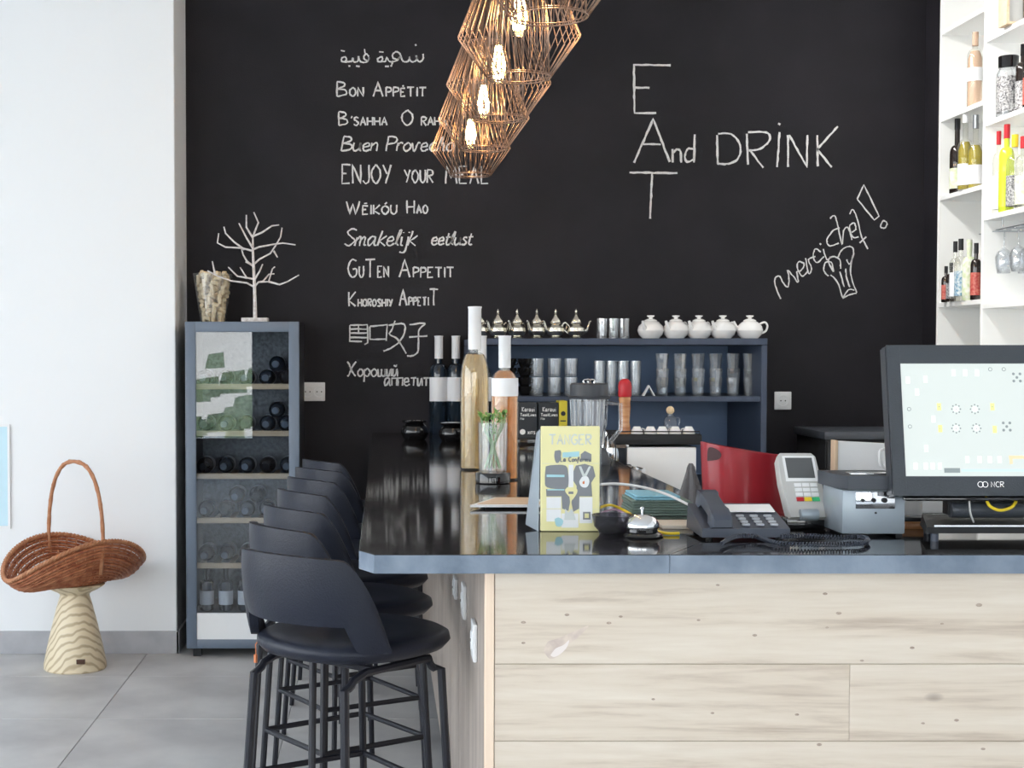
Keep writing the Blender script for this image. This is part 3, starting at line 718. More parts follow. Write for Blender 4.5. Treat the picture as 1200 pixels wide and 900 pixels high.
# twig tree
tx = P(299, 375, D(6.5)); tw = thing('twig_tree', 'small white bare twig tree on a square base on the wine cooler', 'decorative tree', (tx.x, D(6.5), H))
MB().box((-.066, -.05, 0), (.066, .05, .022), .003).build('base', M['twig'], tw)
S = .0036*D(1)/1.0*1.36    # photo pixels (x3.335 crop) to metres
kx = D(6.5)/F/3.335
def TW(x, y, d=0): return ((x-332)*kx, d, (478-y)*kx)
MB().tube([TW(332, 466), TW(331, 400, .004), TW(330, 340), TW(327, 260, -.004), TW(324, 200), TW(324, 150)], .006, 7, rr=[.011, .009, .0085, .007, .006, .004]).build('trunk', M['twig'], tw)
brs = ['327,340 300,325 240,318 190,300 152,280', '180,290 170,243', '330,340 345,322 385,320 400,270 410,262', '385,320 430,333 460,322 505,296', '345,322 362,318 385,290 405,288',
 '320,200 280,190 220,188 190,172 195,135', '290,195 250,165 215,130 208,104', '324,195 350,185 400,176 440,170 490,177', '324,150 300,110 300,62', '322,150 345,90 328,50',
 '322,145 360,130 400,105 428,102', '330,250 350,232 390,210 410,180 430,145 436,108', '405,200 420,226', '324,190 300,150 272,95', '328,262 300,240 285,215 278,190',
 '326,310 300,305 275,265', '300,305 262,298 225,262', '330,312 350,280 362,252', '330,262 310,250 296,244']
for i, b in enumerate(brs):
    q = [tuple(float(v) for v in c.split(',')) for c in b.split()]
    d = [-.05, .05, 0, -.08, .07][i % 5]
    root_d = 0
    pts = [TW(x, y, d*(abs(x-326)/150)) for x, y in q]
    if i == 1: pts = [TW(x, y, -.05*(abs(x-326)/150)) for x, y in q]
    if i == 3: pts = [TW(x, y, 0+(.0 if abs(x-385) < 1 else -.04)) for x, y in q]
    n = len(pts)
    MB().tube(pts, .003, 6, rr=[.0056-.0022*k/(n-1) for k in range(n)]).build('branch', M['twig'], tw)
    mb = MB()
MBt = None
# ============================================================ basket on carved stand
sy = D(6.165)
sc = (P(83, 780, sy-.1).x, sy, 0)
stn = thing('carved_stand', 'turned pale wooden pedestal with wavy rings against the white wall', 'pedestal', sc)
MB().lathe([(0, 0), (.146, 0), (.15, .006), (.149, .03), (.135, .10), (.112, .20), (.088, .295), (.072, .35), (.07, .362), (.085, .374), (.11, .385), (.136, .40), (.145, .408), (.142, .412), (0, .412)], n=40).build('body', M['stand_wood'], stn)
MB().box((.035, -.1425, .048), (.075, -.13, .070), .001, 1).build('plaque', M['brown'], stn)
bk = thing('wicker_basket', 'reddish woven wicker basket with a tall hoop handle on the wooden pedestal', 'basket', (sc[0]+.005, sc[1], .413), radians(50))
# frame: long axis x (low flared tips), short axis y (high, handle)
def rim(a): 
    ca, sa = cos(a), sin(a)
    return Vector((.39*ca, .215*sa, .055+.165*abs(sa)**1.6))
def wall(a, t):
    ca, sa = cos(a), sin(a)
    b = Vector((.15*ca, .11*sa, .004)); r = rim(a)
    bul = sin(pi*t)*.03
    return b.lerp(r, t)+Vector((ca*bul*.8, sa*bul*.8, -bul*1.0*(abs(ca))))
NS = 44; NR = 15
mb = MB()
for j in range(NR):
    t = (j+.5)/NR
    pts = []
    for i in range(NS*2):
        a = 2*pi*i/(NS*2); p = wall(a, t); nrm = Vector((cos(a)/.3, sin(a)/.2, 0)).normalized()
        pts.append(p+nrm*(.0045*(1 if (i//1+j) % 2 else -1) if i % 2 == 0 else 0))
    mb.tube(pts, .0078, 5, closed=True)
wv = mb.build('weave', M['wicker'], bk, ang=2); wv['kind'] = 'stuff'
mb = MB()
for i in range(NS):
    a = 2*pi*i/NS
    mb.tube([wall(a, t) for t in (0, .25, .5, .75, 1)], .0045, 5)
x_ = mb.build('stakes', M['wicker_light'], bk, ang=2); x_['kind'] = 'stuff'
mb = MB()
for ph in (0, pi):
    pts = []
    for i in range(420):
        a = 2*pi*i/420; q = a*60+ph; p = rim(a)
        pts.append(p+Vector((cos(a)*cos(q)*.005, sin(a)*cos(q)*.005, sin(q)*.005)))
    mb.tube(pts, .0075, 5, closed=True)
mb.build('rim', M['wicker_light'], bk, ang=2)
MB().lathe([(0, 0), (.15, 0), (.155, .008), (0, .010)], n=32, sy=.74).build('bottom', M['wicker'], bk)
hp = []
for i in range(41):
    a = pi*i/40; c_, s_ = cos(a), sin(a)
    hp.append(Vector((0, .208*(abs(c_)**.8)*(1 if c_ > 0 else -1), .19+.40*s_**.85)))
hp = [Vector((0, .19, .06))]+hp+[Vector((0, -.19, .06))]
mb = MB().tube(hp, .0095, 7)
for ph in (0, pi):
    mb.tube([p+Vector((cos(k*.9+ph)*.007, 0, sin(k*.9+ph)*.007)) for k, p in enumerate(hp)], .0055, 5)
mb.build('handle', M['wicker_light'], bk, ang=2)

# ============================================================ pendants
bulb_names = ['nearest wire pendant, cut by the top of the picture', 'copper wire pendant lamp, second from the front', 'copper wire pendant lamp, third from the front', 'copper wire pendant lamp, fourth from the front', 'farthest and lowest-looking copper wire pendant lamp']
def make_pendant(loc, label):
    t = thing('pendant_lamp', label, 'pendant lamp', loc, 0, 'copper wire pendant lamps over the bar')
    # origin at the widest ring
    def cage(r0, z0, r1, z1, r2, z2, n, wr, name, off=0):
        mb = MB()
        for i in range(n):
            a = 2*pi*(i+off)/n; c_, s_ = cos(a), sin(a)
            mb.tube([(r0*c_, r0*s_, z0), (r1*c_, r1*s_, z1), (r2*c_, r2*s_, z2)], wr, 4)
        for r, z in ((r0, z0), (r2, z2)):
            mb.tube([(r*cos(2*pi*k/36), r*sin(2*pi*k/36), z) for k in range(36)], wr*1.5, 5, closed=True)
        return mb.build(name, M['copper'], t, ang=2)
    cage(.06, .30, .178, 0, .092, -.118, 40, .0014, 'wire_cage')
    cage(.045, .30, .085, .05, .088, -.112, 26, .0011, 'inner_cage', .5)
    MB().lathe([(0, .24), (.02, .24), (.022, .25), (.022, .30), (.012, .32), (0, .32)], n=16).build('socket', M['copper'], t)
    MB().tube([(0, 0, .31), (0, 0, 3.69-loc[2])], .0035, 6).build('cord', M['black_matte'], t)
    MB().lathe([(0, 3.672-loc[2]), (.05, 3.672-loc[2]), (.05, 3.6995-loc[2]), (0, 3.6995-loc[2])], n=20).build('canopy', M['copper'], t)
    b = MB().lathe([(0, -.0), (.02, .006), (.033, .03), (.036, .055), (.03, .09), (.018, .13), (.0135, .15), (.0135, .24)], n=16, cap1=False).build('bulb', M['bulb_glass'], t)
    mb = MB()
    for k in range(6):
        a = pi*k/3; mb.tube([(.008*cos(a), .008*sin(a), .13), (.022*cos(a), .022*sin(a), .06), (.014*cos(a+.5), .014*sin(a+.5), .022)], .0036, 5)
    mb.build('filament', M['bulb'], b)
    ld = bpy.data.lights.new('bulb_light', 'POINT'); ld.energy = 3.5; ld.color = (1, .68, .40); ld.shadow_soft_size = .03
    lo = bpy.data.objects.new('bulb_light', ld); COL.objects.link(lo); lo.parent = t; lo.location = (0, 0, .07)
    return t
for i, y in enumerate((3.08, 3.75, 4.40, 5.04, 5.77)):
    x = .40; z = 2.44
    if i == 0: pd = make_pendant((x, D(y), z), bulb_names[0])
    else: dup(pd, (x, D(y), z), 0.3*i, bulb_names[i])
# ============================================================ shelf unit of glasses behind the bar
UY0, UY1 = D(6.22), WY-.02
sU = F/UY0
UX0 = .44; UX1 = P(899, 450, UY0).x; UZ = P(700, 396.5, UY0).z; UM = P(700, 464.5, UY0).z; UB = 1.125
un = thing('shelf_unit', 'blue-black open shelf unit of tea glasses against the blackboard wall', 'shelf', ((UX0+UX1)/2, UY0, 0))
hw = (UX1-UX0)/2; ud = UY1-UY0
MB().box((-hw, 0, UZ-.032), (hw, ud, UZ), .002, 1).build('top_board', M['navy'], un)
for a in (-1, 1): MB().box((min(a*hw, a*(hw-.028)), 0.001, 0), (max(a*hw, a*(hw-.028)), ud, UZ-.033), .002, 1).build('side_panel', M['navy'], un)
for z in (UM, .88, .45): MB().box((-hw+.029, .004, z-.026), (hw-.029, ud-.012, z), .002, 1).build('shelf', M['navy'], un)
MB().box((-hw+.029, ud-.010, .05), (hw-.029, ud, UZ-.033)).build('back_panel', M['navy_light'], un)

def lathe_thing(name, prof, m, label, cat, loc, group=None, n=20, part='body'):
    t = thing(name, label, cat, loc, 0, group)
    MB().lathe(prof, n=n).build(part, m, t); return t
# silver teapots
YT = D(6.42)
def silver_pot():
    t = thing('silver_teapot', '', 'teapot', (0, 0, 0), 0, 'silver teapots on the shelf unit')
    MB().lathe([(0, 0), (.034, 0), (.036, .006), (.028, .012), (.045, .022), (.055, .038), (.053, .055), (.04, .068), (.030, .074), (.033, .08), (.033, .084), (0, .084)], n=20).build('body', M['silver'], t)
    l = MB().lathe([(.034, .0845), (.033, .09), (.022, .104), (.011, .114), (.008, .12), (0, .12)], n=18).build('lid', M['silver'], t)
    MB().lathe([(.0, .1195), (.005, .12), (.010, .127), (.005, .133), (.006, .138), (.003, .145), (0, .152)], n=10).tube([(-.009, 0, .137), (.009, 0, .137)], .0028, 5).build('finial', M['silver'], l)
    MB().tube([(.048, 0, .035), (.068, 0, .045), (.076, 0, .066), (.084, 0, .086), (.092, 0, .088)], .006, 8, rr=[.011, .009, .007, .0055, .005]).build('spout', M['silver'], t)
    MB().tube(smooth_pts([(-.044, 0, .064), (-.062, 0, .08), (-.08, 0, .074), (-.078, 0, .05), (-.052, 0, .028)], 4), .0042, 7).build('handle', M['silver'], t)
    for c in kids(t):
        c.data.transform(Matrix.Diagonal((.84, .84, 1, 1)))
        for g in kids(c): g.data.transform(Matrix.Diagonal((.84, .84, 1, 1)))
    return t
sp_ = silver_pot(); pxs = [562, 583.5, 606, 629, 651, 675]
for i, px in enumerate(pxs):
    x = P(px, 390, YT).x; lab = ('silver engraved teapot on the shelf unit, %s from the left' % ORD[i]) if i < 5 else 'silver engraved teapot at the right end of its row, next to upturned glasses'
    rz = [pi+.9, pi+.7, pi+.9, pi+.8, pi+.5, .15][i]
    if i == 0: sp_.location = (x, YT, UZ); sp_.rotation_euler = (0, 0, rz); sp_['label'] = lab
    else: dup(sp_, (x, YT, UZ), rz, lab)
# white teapots
def white_pot():
    t = thing('white_teapot', '', 'teapot', (0, 0, 0), 0, 'white porcelain teapots on the shelf unit')
    MB().lathe([(0, 0), (.04, 0), (.043, .004), (.058, .02), (.066, .042), (.060, .064), (.042, .082), (.03, .088), (0, .088)], n=24).build('body', M['porcelain'], t)
    l = MB().lathe([(.033, .0875), (.031, .093), (.018, .1), (0, .1)], n=20).build('lid', M['porcelain'], t)
    MB().lathe([(0, .0995), (.010, .1), (.009, .105), (.019, .112), (.019, .117), (0, .119)], n=14).build('knob', M['porcelain'], l)
    MB().tube([(-.052, -.0, .045), (-.072, 0, .062), (-.084, 0, .088)], .008, 8, rr=[.014, .009, .0065]).build('spout', M['porcelain'], t)
    MB().tube(smooth_pts([(.052, 0, .074), (.078, 0, .083), (.092, 0, .066), (.084, 0, .04), (.062, 0, .028)], 4), .0055, 8).build('handle', M['porcelain'], t)
    return t
wp = white_pot()
for i, px in enumerate([762.5, 792, 819, 847, 878.5]):
    x = P(px, 390, YT).x; rz = [.9, .75, .75, .7, .12][i]
    lab = 'white porcelain teapot on the shelf unit, %s from the left' % ORD[i] if i < 4 else 'white porcelain teapot with handle showing at the right end of its row'
    if i == 0: wp.location = (x, YT, UZ); wp.rotation_euler = (0, 0, rz); wp['label'] = lab
    else: dup(wp, (x, YT, UZ), rz, lab)
def glass_prof(r0, r1, h, t=.003):
    return [(0, 0), (r0, 0), (r0+.0008, .004), (r1, h), (r1-t, h), (r0-t, .014), (0, .014)]
def tumbler(name, label, loc, r0, r1, h, group, up=True, n=12):
    t = thing(name, label, 'glass', loc, 0, group)
    MB().lathe(glass_prof(r0, r1, h), n=n).build('glass', M['tumbler'], t, ang=.4)
    MB().lathe([(0, .0), (r0*.96, .0), (r0*.96, .010), (0, .010)], n=n).build('thick_base', M['glass'], t)
    if not up: t.rotation_euler = (pi, 0, 0)
    return t
# three tumblers on top
g3 = None
for i, px in enumerate((705.5, 719, 731.5)):
    lab = 'clear tumbler on top of the shelf unit between the teapots, %s' % ['left', 'middle', 'right'][i]
    p = (P(px, 390, YT).x, YT+[.0, .02, 0][i]*0, UZ)
    if not g3: g3 = tumbler('tumbler', lab, p, .024, .027, .102, 'tumblers on top of the shelf unit', n=14)
    else: dup(g3, p, .2, lab)
# cups stacked, black
YM = D(6.40)
bc = None
for c, px in enumerate((598, 612)):
    for k in range(4):
        lab = 'black cup in the %s black stack behind the amber bottle, %s from below' % (['left', 'right'][c], ORD[k])
        p = (P(px, 460, YM).x+(-.005 if c == 0 else .012), YM, UM+k*.046)
        if bc is None:
            bc = thing('cup', lab, 'cup', p, 0, 'stacked black cups')
            MB().lathe([(0, 0), (.022, 0), (.024, .003), (.034, .028), (.0365, .045), (.034, .0455), (.03, .028), (.02, .008), (0, .008)], n=20).build('body', M['black_gloss'], bc)
            MB().tube([(.033, 0, .034), (.044, 0, .032), (.042, 0, .018), (.028, 0, .014)], .003, 6).build('handle', M['black_gloss'], bc)
        else: dup(bc, p, -.3, lab)
# short tumblers stacked two high, three columns
gg = None
for c, px in enumerate((629, 649.5, 669)):
    for k in range(2):
        lab = 'short tumbler, %s of the pair in the %s stack beside the black cups' % (['lower', 'upper'][k], ['left', 'middle', 'right'][c])
        p = (P(px, 460, YM).x, YM, UM+k*.094)
        if gg is None: gg = tumbler('short_tumbler', lab, p, .032, .037, .090, 'short tumblers stacked two high', n=16)
        else: dup(gg, p, .3*k, lab)
gg = None
for c, px in enumerate((702, 716.5, 730, 745)):
    lab = 'tall highball glass behind the pepper mill, %s of four from the left' % ORD[c]
    p = (P(px, 460, YM).x, YM+.01*(c % 2), UM)
    if gg is None: gg = tumbler('highball_glass', lab, p, .026, .0295, .172, 'tall highball glasses', n=16)
    else: dup(gg, p, .2, lab)
gg = None
for c, px in enumerate((776, 797, 818, 838.5, 859, 878.5)):
    for k in range(3):
        lab = 'tea glass, %s in the %s stack from the left' % (['bottom', 'middle', 'top'][k], ORD[c])
        z = [0, .046, .120][k]
        p = (P(px, 460, YM).x+(0 if k < 2 else -.002), YM, UM+z)
        if gg is None: gg = tumbler('tea_glass', lab, p, .026, .0345, .088, 'tea glasses stacked three high', n=10)
        else: dup(gg, p, .2*k, lab, scale=(1, 1, 1))
# folded white card sign
cs = thing('folded_card', 'small white card folded into a tent beside the stacked tea glasses', 'card', (P(761, 460, D(6.3)).x, D(6.3), UM))
for s in (-1, 1):
    MB().extr([(0, 0, .052), (s*.030, 0, 0), (s*.024, 0, 0), (0, 0, .043)], (0, .05, 0)).build('card_leaf', M['paper'], cs)
# coffee boxes
def flat_text(mb, text, x0, x1, z, h, w, y=-.0008, small=None):
    for q in word(text, x0, x1, h, small):
        ribbon(mb, [Vector((a, 0, z+b)) for a, b in q], w, Vector((0, y, 0)))
Yb = D(5.92); bi = 0
UB = ZC+.031
a_ = P(606, 490, Yb).x; b_ = P(665, 490, Yb).x
t = thing('black_riser', 'glossy black low block under the three cartons at the end of the bar', 'block', ((a_+b_)/2, Yb, ZC))
MB().box((-(b_-a_)/2, 0, 0), ((b_-a_)/2, .13, .030), .002).build('body', M['black_gloss'], t)
for i, (a, b, lab) in enumerate(((607, 630, 'black carton with white print, left of the pair at the bar end'), (631, 655, 'black carton with white print, right of the pair beside the yellow carton'))):
    p = P((a+b)/2, 490, Yb); bw = (P(b, 490, Yb).x-P(a, 490, Yb).x)/2-.002
    t = thing('carton', lab, 'box', (p.x, Yb, UB), 0, 'cartons at the end of the bar')
    bh = P(620, 472, Yb).z-UB
    MB().box((-bw, 0, 0), (bw, .12, bh), .0015, 1).build('box', M['black_box'], t)
    mb = MB(); zz = bh
    flat_text(mb, 'Karaui', -bw*.6, bw*.75, zz-.040, .020, .003); flat_text(mb, 'TeakLines', -bw*.8, bw*.9, zz-.062, .013, .0028); flat_text(mb, 'No', -bw*.8, -bw*.4, zz-.078, .010, .002)
    mb.lathe([(0, -.0004), (.013, -.0004), (.013, -.0014), (0, -.0014)], (-bw*.55, 0, .030), 16, 'y')
    flat_text(mb, 'x175'.upper().replace('X', 'X').replace('1', 'I').replace('7', 'T').replace('5', 'S'), 0, bw*.8, .020, .012, .0028)
    mb.build('print', M['print_white'], t)
p = P(660, 490, Yb); bw = .019
t = thing('carton', 'mustard yellow carton beside two black cartons at the bar end', 'box', (p.x, Yb, UB), 0, 'cartons at the end of the bar')
MB().box((-bw, 0, 0), (bw, .12, P(620, 470, Yb).z-UB), .0015, 1).build('box', M['yellow_box'], t)
mb = MB().lathe([(0, -.0004), (.011, -.0004), (.011, -.0014), (0, -.0014)], (0, 0, .115), 16, 'y')
mb.box((-.013, -.0012, .078), (.013, -.0002, .084)); mb.box((-.014, -.0012, .02), (.014, -.0002, .023)); mb.build('print', M['black_box'], t)

# ============================================================ bottles standing on the bar arm
def magnum(px, pyb, pyt, wpx, name, body, cap, label, lab=None, liq=None, capfrac=.72, labz=None, shf=.60, bl=.12, group='tall bottles on the bar'):
    b = ON(px, pyb, ZC); s = F/b.y; H = P(px, pyt, b.y).z-ZC; R = wpx/2/s
    t = thing(name, label, 'bottle', b, 0, group)
    pr = bottle_prof(H, R, neck=R*.40, sh=shf, bl=bl)
    nk = R*.40
    MB().lathe(pr, n=28).build('body', body, t)
    MB().lathe([(nk*1.12, H*capfrac), (nk*1.12, H*.99), (nk*1.2, H*.995), (nk*1.2, H*1.004), (0, H*1.006)], n=20, cap0=False).build('capsule', cap, t)
    if lab:
        z0, z1 = [P(px, y, b.y).z-ZC for y in labz][::-1]
        q = MB()
        n = 20; ring = []
        for z in (z0, z1): ring.append([(R*1.012*cos(-pi/2+(-.42+.84*k/n)*pi), R*1.012*sin(-pi/2+(-.42+.84*k/n)*pi), z) for k in range(n+1)])
        q.loft(ring, False, False, closed=False); o = q.build('label', lab, t)
    if liq:
        m, fill = liq
        r2 = R*.93; pr2 = [(r, h) for r, h in bottle_prof(H, r2, neck=nk*.8, sh=shf, bl=bl) if h < H*fill]
        pr2 = [(0, .006), (r2*.9, .006)]+pr2[2:]+[(max(pr2[-1][0]*.9, nk*.8), H*fill), (0, H*fill)]
        MB().lathe(pr2, n=28).build('wine', m, t)
    return t
magnum(514, 508, 394, 22, 'wine_bottle', M['bottle_dark'], M['cap_white'], 'dark wine bottle with white label, leftmost of the tall bottles', M['label'], None, .77, (442, 470))
magnum(534, 508, 394, 22, 'wine_bottle', M['bottle_dark'], M['cap_white'], 'dark wine bottle with white label, just left of the tallest pale bottle', M['label'], None, .77, (442, 470))
magnum(565, 520, 394, 22, 'wine_bottle', M['bottle_dark'], M['cap_white'], 'dark wine bottle half hidden right behind the tallest pale bottle', M['label'], None, .77, (442, 470))
magnum(556, 550, 360, 34, 'wine_bottle', M['bottle_clear'], M['cap_white'], 'tallest bottle, clear glass with pale gold wine and white capsule', None, (M['gold_wine'], .71), .74, shf=.55, bl=.17)
magnum(591, 562, 394, 32, 'wine_bottle', M['bottle_clear'], M['cap_white'], 'clear bottle of amber rosé wine with a white label', M['label'], (M['amber_wine'], .76), .78, (443, 464), shf=.64)
# round glossy black pots
for i, (px, py, wp_, lab) in enumerate(((486, 515, 33, 'round glossy black lidded pot at the far left of the bar'), (530, 517, 32, 'round glossy black lidded pot in front of the dark wine bottles'))):
    b = ON(px, py, ZC); R = wp_/2*b.y/F
    t = thing('black_pot', lab, 'pot', b, 0, 'glossy black pots on the bar')
    MB().lathe([(0, 0), (R*.7, 0), (R*.8, R*.08), (R*.98, R*.45), (R*.97, R*.75), (R*.75, R*1.05), (R*.6, R*1.12), (0, R*1.12)], n=28).build('body', M['black_gloss'], t)
    MB().lathe([(R*.55, R*1.125), (R*.9, R*1.25), (R*.92, R*1.36), (R*.5, R*1.42), (0, R*1.42)], n=28).build('lid', M['black_gloss'], t)
# herb glass on puck
b = ON(577.5, 566, ZC); s = F/b.y
pk = thing('round_base', 'black round puck under the glass of green sprigs', 'coaster', b)
R = 20.5/s; hh = 13/s
MB().lathe([(0, 0), (R*.95, 0), (R, .003), (R, hh-.004), (R*.96, hh), (0, hh)], n=30).build('disc', M['black_gloss'], pk)
hg = thing('herb_glass', 'straight clear glass holding green herb sprigs on a black puck', 'glass', (b.x, b.y, ZC+hh))
R = 16.5/s; H = 58/s
MB().lathe([(0, 0), (R, 0), (R*1.05, H), (R*1.0, H), (R*.95, .008), (0, .008)], n=28).build('glass', M['glass'], hg)
rh = random.Random(9)
for i in range(9):
    a = 2*pi*i/9; x0, y0 = R*.6*cos(a), R*.6*sin(a); x1, y1 = R*.8*cos(a+2.6), R*.8*sin(a+2.6)
    top = H+rh.uniform(.012, .04)
    t = thing('herb_sprig', 'green herb sprig standing in the clear glass', 'herb', (b.x, b.y, ZC+hh), 0, 'herb sprigs in the clear glass')
    pts = [(x0, y0, .012), ((x0+x1)/2*.7, (y0+y1)/2*.7, H*.55), (x1, y1, H*.95), (x1*1.15, y1*1.15, top)]
    MB().tube(pts, .0018, 5).build('stem', M['stem'], t)
    mb = MB()
    for k in range(16):
        f_ = rh.uniform(.35, 1) if k < 5 else rh.uniform(.85, 1.0)
        base = Vector(pts[1]).lerp(Vector(pts[3]), (f_-.35)/.65) if f_ > .35 else Vector(pts[1])
        if f_ < .85: base = Vector((base.x*.7, base.y*.7, base.z))
        d = Vector((rh.uniform(-1, 1), rh.uniform(-1, 1), rh.uniform(.1, 1))).normalized()*(.018 if f_ > .8 else .009)
        sd_ = d.cross(Vector((0, 0, 1))).normalized()*.006
        mb.quad(base, base+d*.5+sd_, base+d, base+d*.5-sd_)
    mb.build('leaves', M['leaf'], t, smooth=False)
# beige board with white rim
b = ON(592, 597, ZC); y1 = ON(592, 583, ZC+.012).y
t = thing('serving_board', 'thin beige board with white rim lying behind the yellow leaflet', 'board', (b.x, b.y, ZC))
xl = ON(551, 597, ZC).x-b.x; xr = .11; dd = y1-b.y; xb = ON(576, 583, ZC).x-b.x
MB().prism([(xl, 0), (xr, 0), (xr, dd), (xb, dd)], .006, .012).build('rim', M['white'], t)
MB().prism([(xl+.02, .015), (xr-.008, .015), (xr-.008, dd-.01), (xb+.004, dd-.01)], .0121, .0135).build('surface', M['beige'], t)
for q in ((xl+.035, .02), (xr-.03, .02), (xr-.03, dd-.03), (xb+.02, dd-.03)): MB().lathe([(0, 0), (.006, 0), (.006, .006), (0, .006)], (q[0], q[1], 0), 10).build('foot', M['black_matte'], t)

# ============================================================ yellow leaflet in its holder
b = ON(668, 623, ZC); s = F/b.y; Yl = b.y
LH = P(668, 500, Yl).z-ZC; LW = 34.5/s
lf = thing('leaflet_holder', 'grey and clear table stand holding the yellow leaflet', 'leaflet holder', (b.x, Yl, ZC))
MB().box((-LW-.004, .012, 0), (LW+.012, .050, .004), .001, 1).build('base', M['glass'], lf)
MB().extr([(-LW-.006, .010, 0), (-LW-.003, .010, LH*.97), (-LW-.006, .05, LH*.93), (-LW-.03, .06, .01)], (.002, 0, 0)).build('side_cheek', M['printer'], lf)
MB().box((LW+.003, .012, .0), (LW+.006, .05, LH*.90), .001, 1).build('side_cheek', M['glass'], lf)
MB().box((-LW, .012, .004), (LW+.002, .015, LH*.95), .001, 1).build('back_plate', M['light_grey'], lf)
yl = thing('leaflet', 'pale yellow printed leaflet TANGER upright at the front of the bar', 'leaflet', (b.x, Yl, ZC+.001))
MB().box((-LW, 0, 0), (LW, .010, LH), .0015, 1).build('card', M['yellow_card'], yl)
kf = 2*LW/361.0   # crop units of the traced print
def LP(x, y): return ((x-311)*kf, (700-y)*kf)
def patch(name, pts, m, lift, sm=False):
    if sm: pts = smooth_pts(pts+[pts[0]], 4)[:-1]
    MB().extr([(LP(x, y)[0], -lift, LP(x, y)[1]) for x, y in pts], (0, .0004, 0)).build(name, m, yl, smooth=False)
patch('print', [(165, 490), (255, 490), (255, 560), (165, 560)], M['paper'], .0007); patch('print', [(368, 490), (448, 490), (448, 650), (368, 650)], M['paper'], .0007)
patch('print', [(165, 565), (255, 565), (255, 640), (165, 640)], M['paper'], .0007); patch('print', [(258, 590), (362, 590), (362, 678), (258, 678)], M['paper'], .0007)
patch('print', [(300, 290), (330, 290), (330, 480), (300, 480)], M['paper'], .0007)
patch('print', [(160, 300), (200, 292), (280, 295), (298, 340), (298, 420), (275, 440), (170, 430), (155, 380)], M['grey_print'], .0010, True)
patch('print', [(162, 440), (280, 440), (285, 485), (165, 485)], M['grey_print'], .0009)
patch('print', [(345, 295), (400, 285), (450, 300), (465, 360), (440, 400), (446, 485), (350, 485), (350, 420), (330, 390), (330, 330)], M['grey_print'], .0010)
patch('print', [(255, 450), (300, 440), (310, 520), (300, 575), (262, 560)], M['grey_print'], .0011); patch('print', [(345, 440), (368, 470), (366, 560), (330, 580), (318, 520)], M['grey_print'], .0011)
patch('print', [(165, 350), (275, 352), (275, 366), (165, 366)], M['cyan_print'], .0014); patch('print', [(170, 440), (275, 440), (275, 448), (170, 448)], M['cyan_print'], .0014)
patch('print', [(362, 300), (378, 300), (398, 350), (425, 300), (438, 300), (405, 372), (390, 372)], M['pale_print'], .0014)
patch('print', [(382, 365), (415, 362), (428, 395), (412, 428), (380, 425), (366, 395)], M['paper'], .0018, True); patch('print', [(386, 395), (398, 388), (398, 408), (386, 408)], M['orange'], .0022)
patch('print', [(290, 430), (340, 430), (355, 455), (330, 500), (318, 500), (280, 455)], M['yellow_card'], .0016, True); patch('print', [(300, 455), (330, 455), (330, 470), (300, 470)], M['grey_print'], .0020)
patch('print', [(314, 500), (319, 500), (319, 560), (314, 560)], M['yellow_card'], .0016)
patch('print', [(280, 560), (300, 585), (320, 560), (335, 590), (345, 630), (275, 630)], M['pale_print'], .0012)
patch('print', [(215, 625), (240, 615), (268, 635), (255, 668), (225, 665)], M['cyan_print'], .0014, True)
patch('print', [(390, 580), (436, 580), (436, 628), (390, 628)], M['grey_print'], .0011); patch('print', [(400, 590), (426, 590), (426, 618), (400, 618)], M['yellow_card'], .0015)
patch('print', [(215, 205), (250, 202), (252, 240), (240, 275), (222, 275), (212, 240)], M['grey_print'], .0010, True)
patch('print', [(262, 215), (365, 208), (365, 240), (262, 246)], M['cyan_print'], .0010); patch('print', [(375, 225), (400, 205), (440, 225), (440, 262), (375, 262)], M['grey_print'], .0010)
mb = MB()
for q in word('TANGER', LP(180, 0)[0], LP(440, 0)[0], 60*kf): ribbon(mb, [Vector((x, 0, LP(0, 165)[1]+z)) for x, z in q], 9*kf, Vector((0, -.0008, 0)))
mb.build('lettering', M['pale_print'], yl, smooth=False)
mb = MB()
for q in word('La Conferma', LP(250, 0)[0], LP(440, 0)[0], 26*kf): ribbon(mb, [Vector((x, 0, LP(0, 270)[1]+z)) for x, z in q], 7*kf, Vector((0, -.0016, 0)))
mb.build('lettering', M['grey_print'], yl, smooth=False)
mb = MB()
for y in (283, 565): mb.box((LP(130, 0)[0]+.002, -.0006, LP(0, y)[1]), (LP(490, 0)[0]-.002, -.0001, LP(0, y)[1]+.0006))
mb.build('print', M['pale_print'], yl)
# ============================================================ staff side: back cabinet, espresso machine
bcab = thing('back_cabinet', 'dark low cabinet behind the bar carrying the espresso machine', 'cabinet', (1.30, D(5.35), 0))
MB().box((-.34, 0, .08), (.36, .58, .86), .003).build('carcass', M['black_matte'], bcab)
MB().box((-.35, -.01, .86), (.37, .59, .885), .002).build('top', M['steel'], bcab)
for a in (-.335, .015): MB().box((a, -.018, .1), (a+.335, -.0005, .84), .003).build('door', M['grey_plastic'], bcab)
MB().box((-.32, .04, 0), (.34, .54, .08)).build('plinth', M['black_matte'], bcab)
YE = D(5.5); sE = F/YE
def XE(px): return P(px, 550, YE).x
def ZE(py): return P(770, py, YE).z
ex0, ex1 = XE(735), XE(816); eb, et = .885, ZE(524)
em = thing('espresso_machine', 'espresso machine with white side panel and black top behind the bar', 'coffee machine', ((ex0+ex1)/2, YE, .885))
o = em.location; hx = (ex1-ex0)/2
MB().box((-hx, 0, .02), (hx, .012, et-eb), .006).build('side_panel', M['shelf_white'], em)
MB().box((-hx, .0125, .02), (hx, .36, et-eb), .004).build('body', M['steel'], em)
tl = XE(720)-o.x; tr = XE(822)-o.x; tz0 = ZE(522)-eb; tz1 = ZE(509)-eb
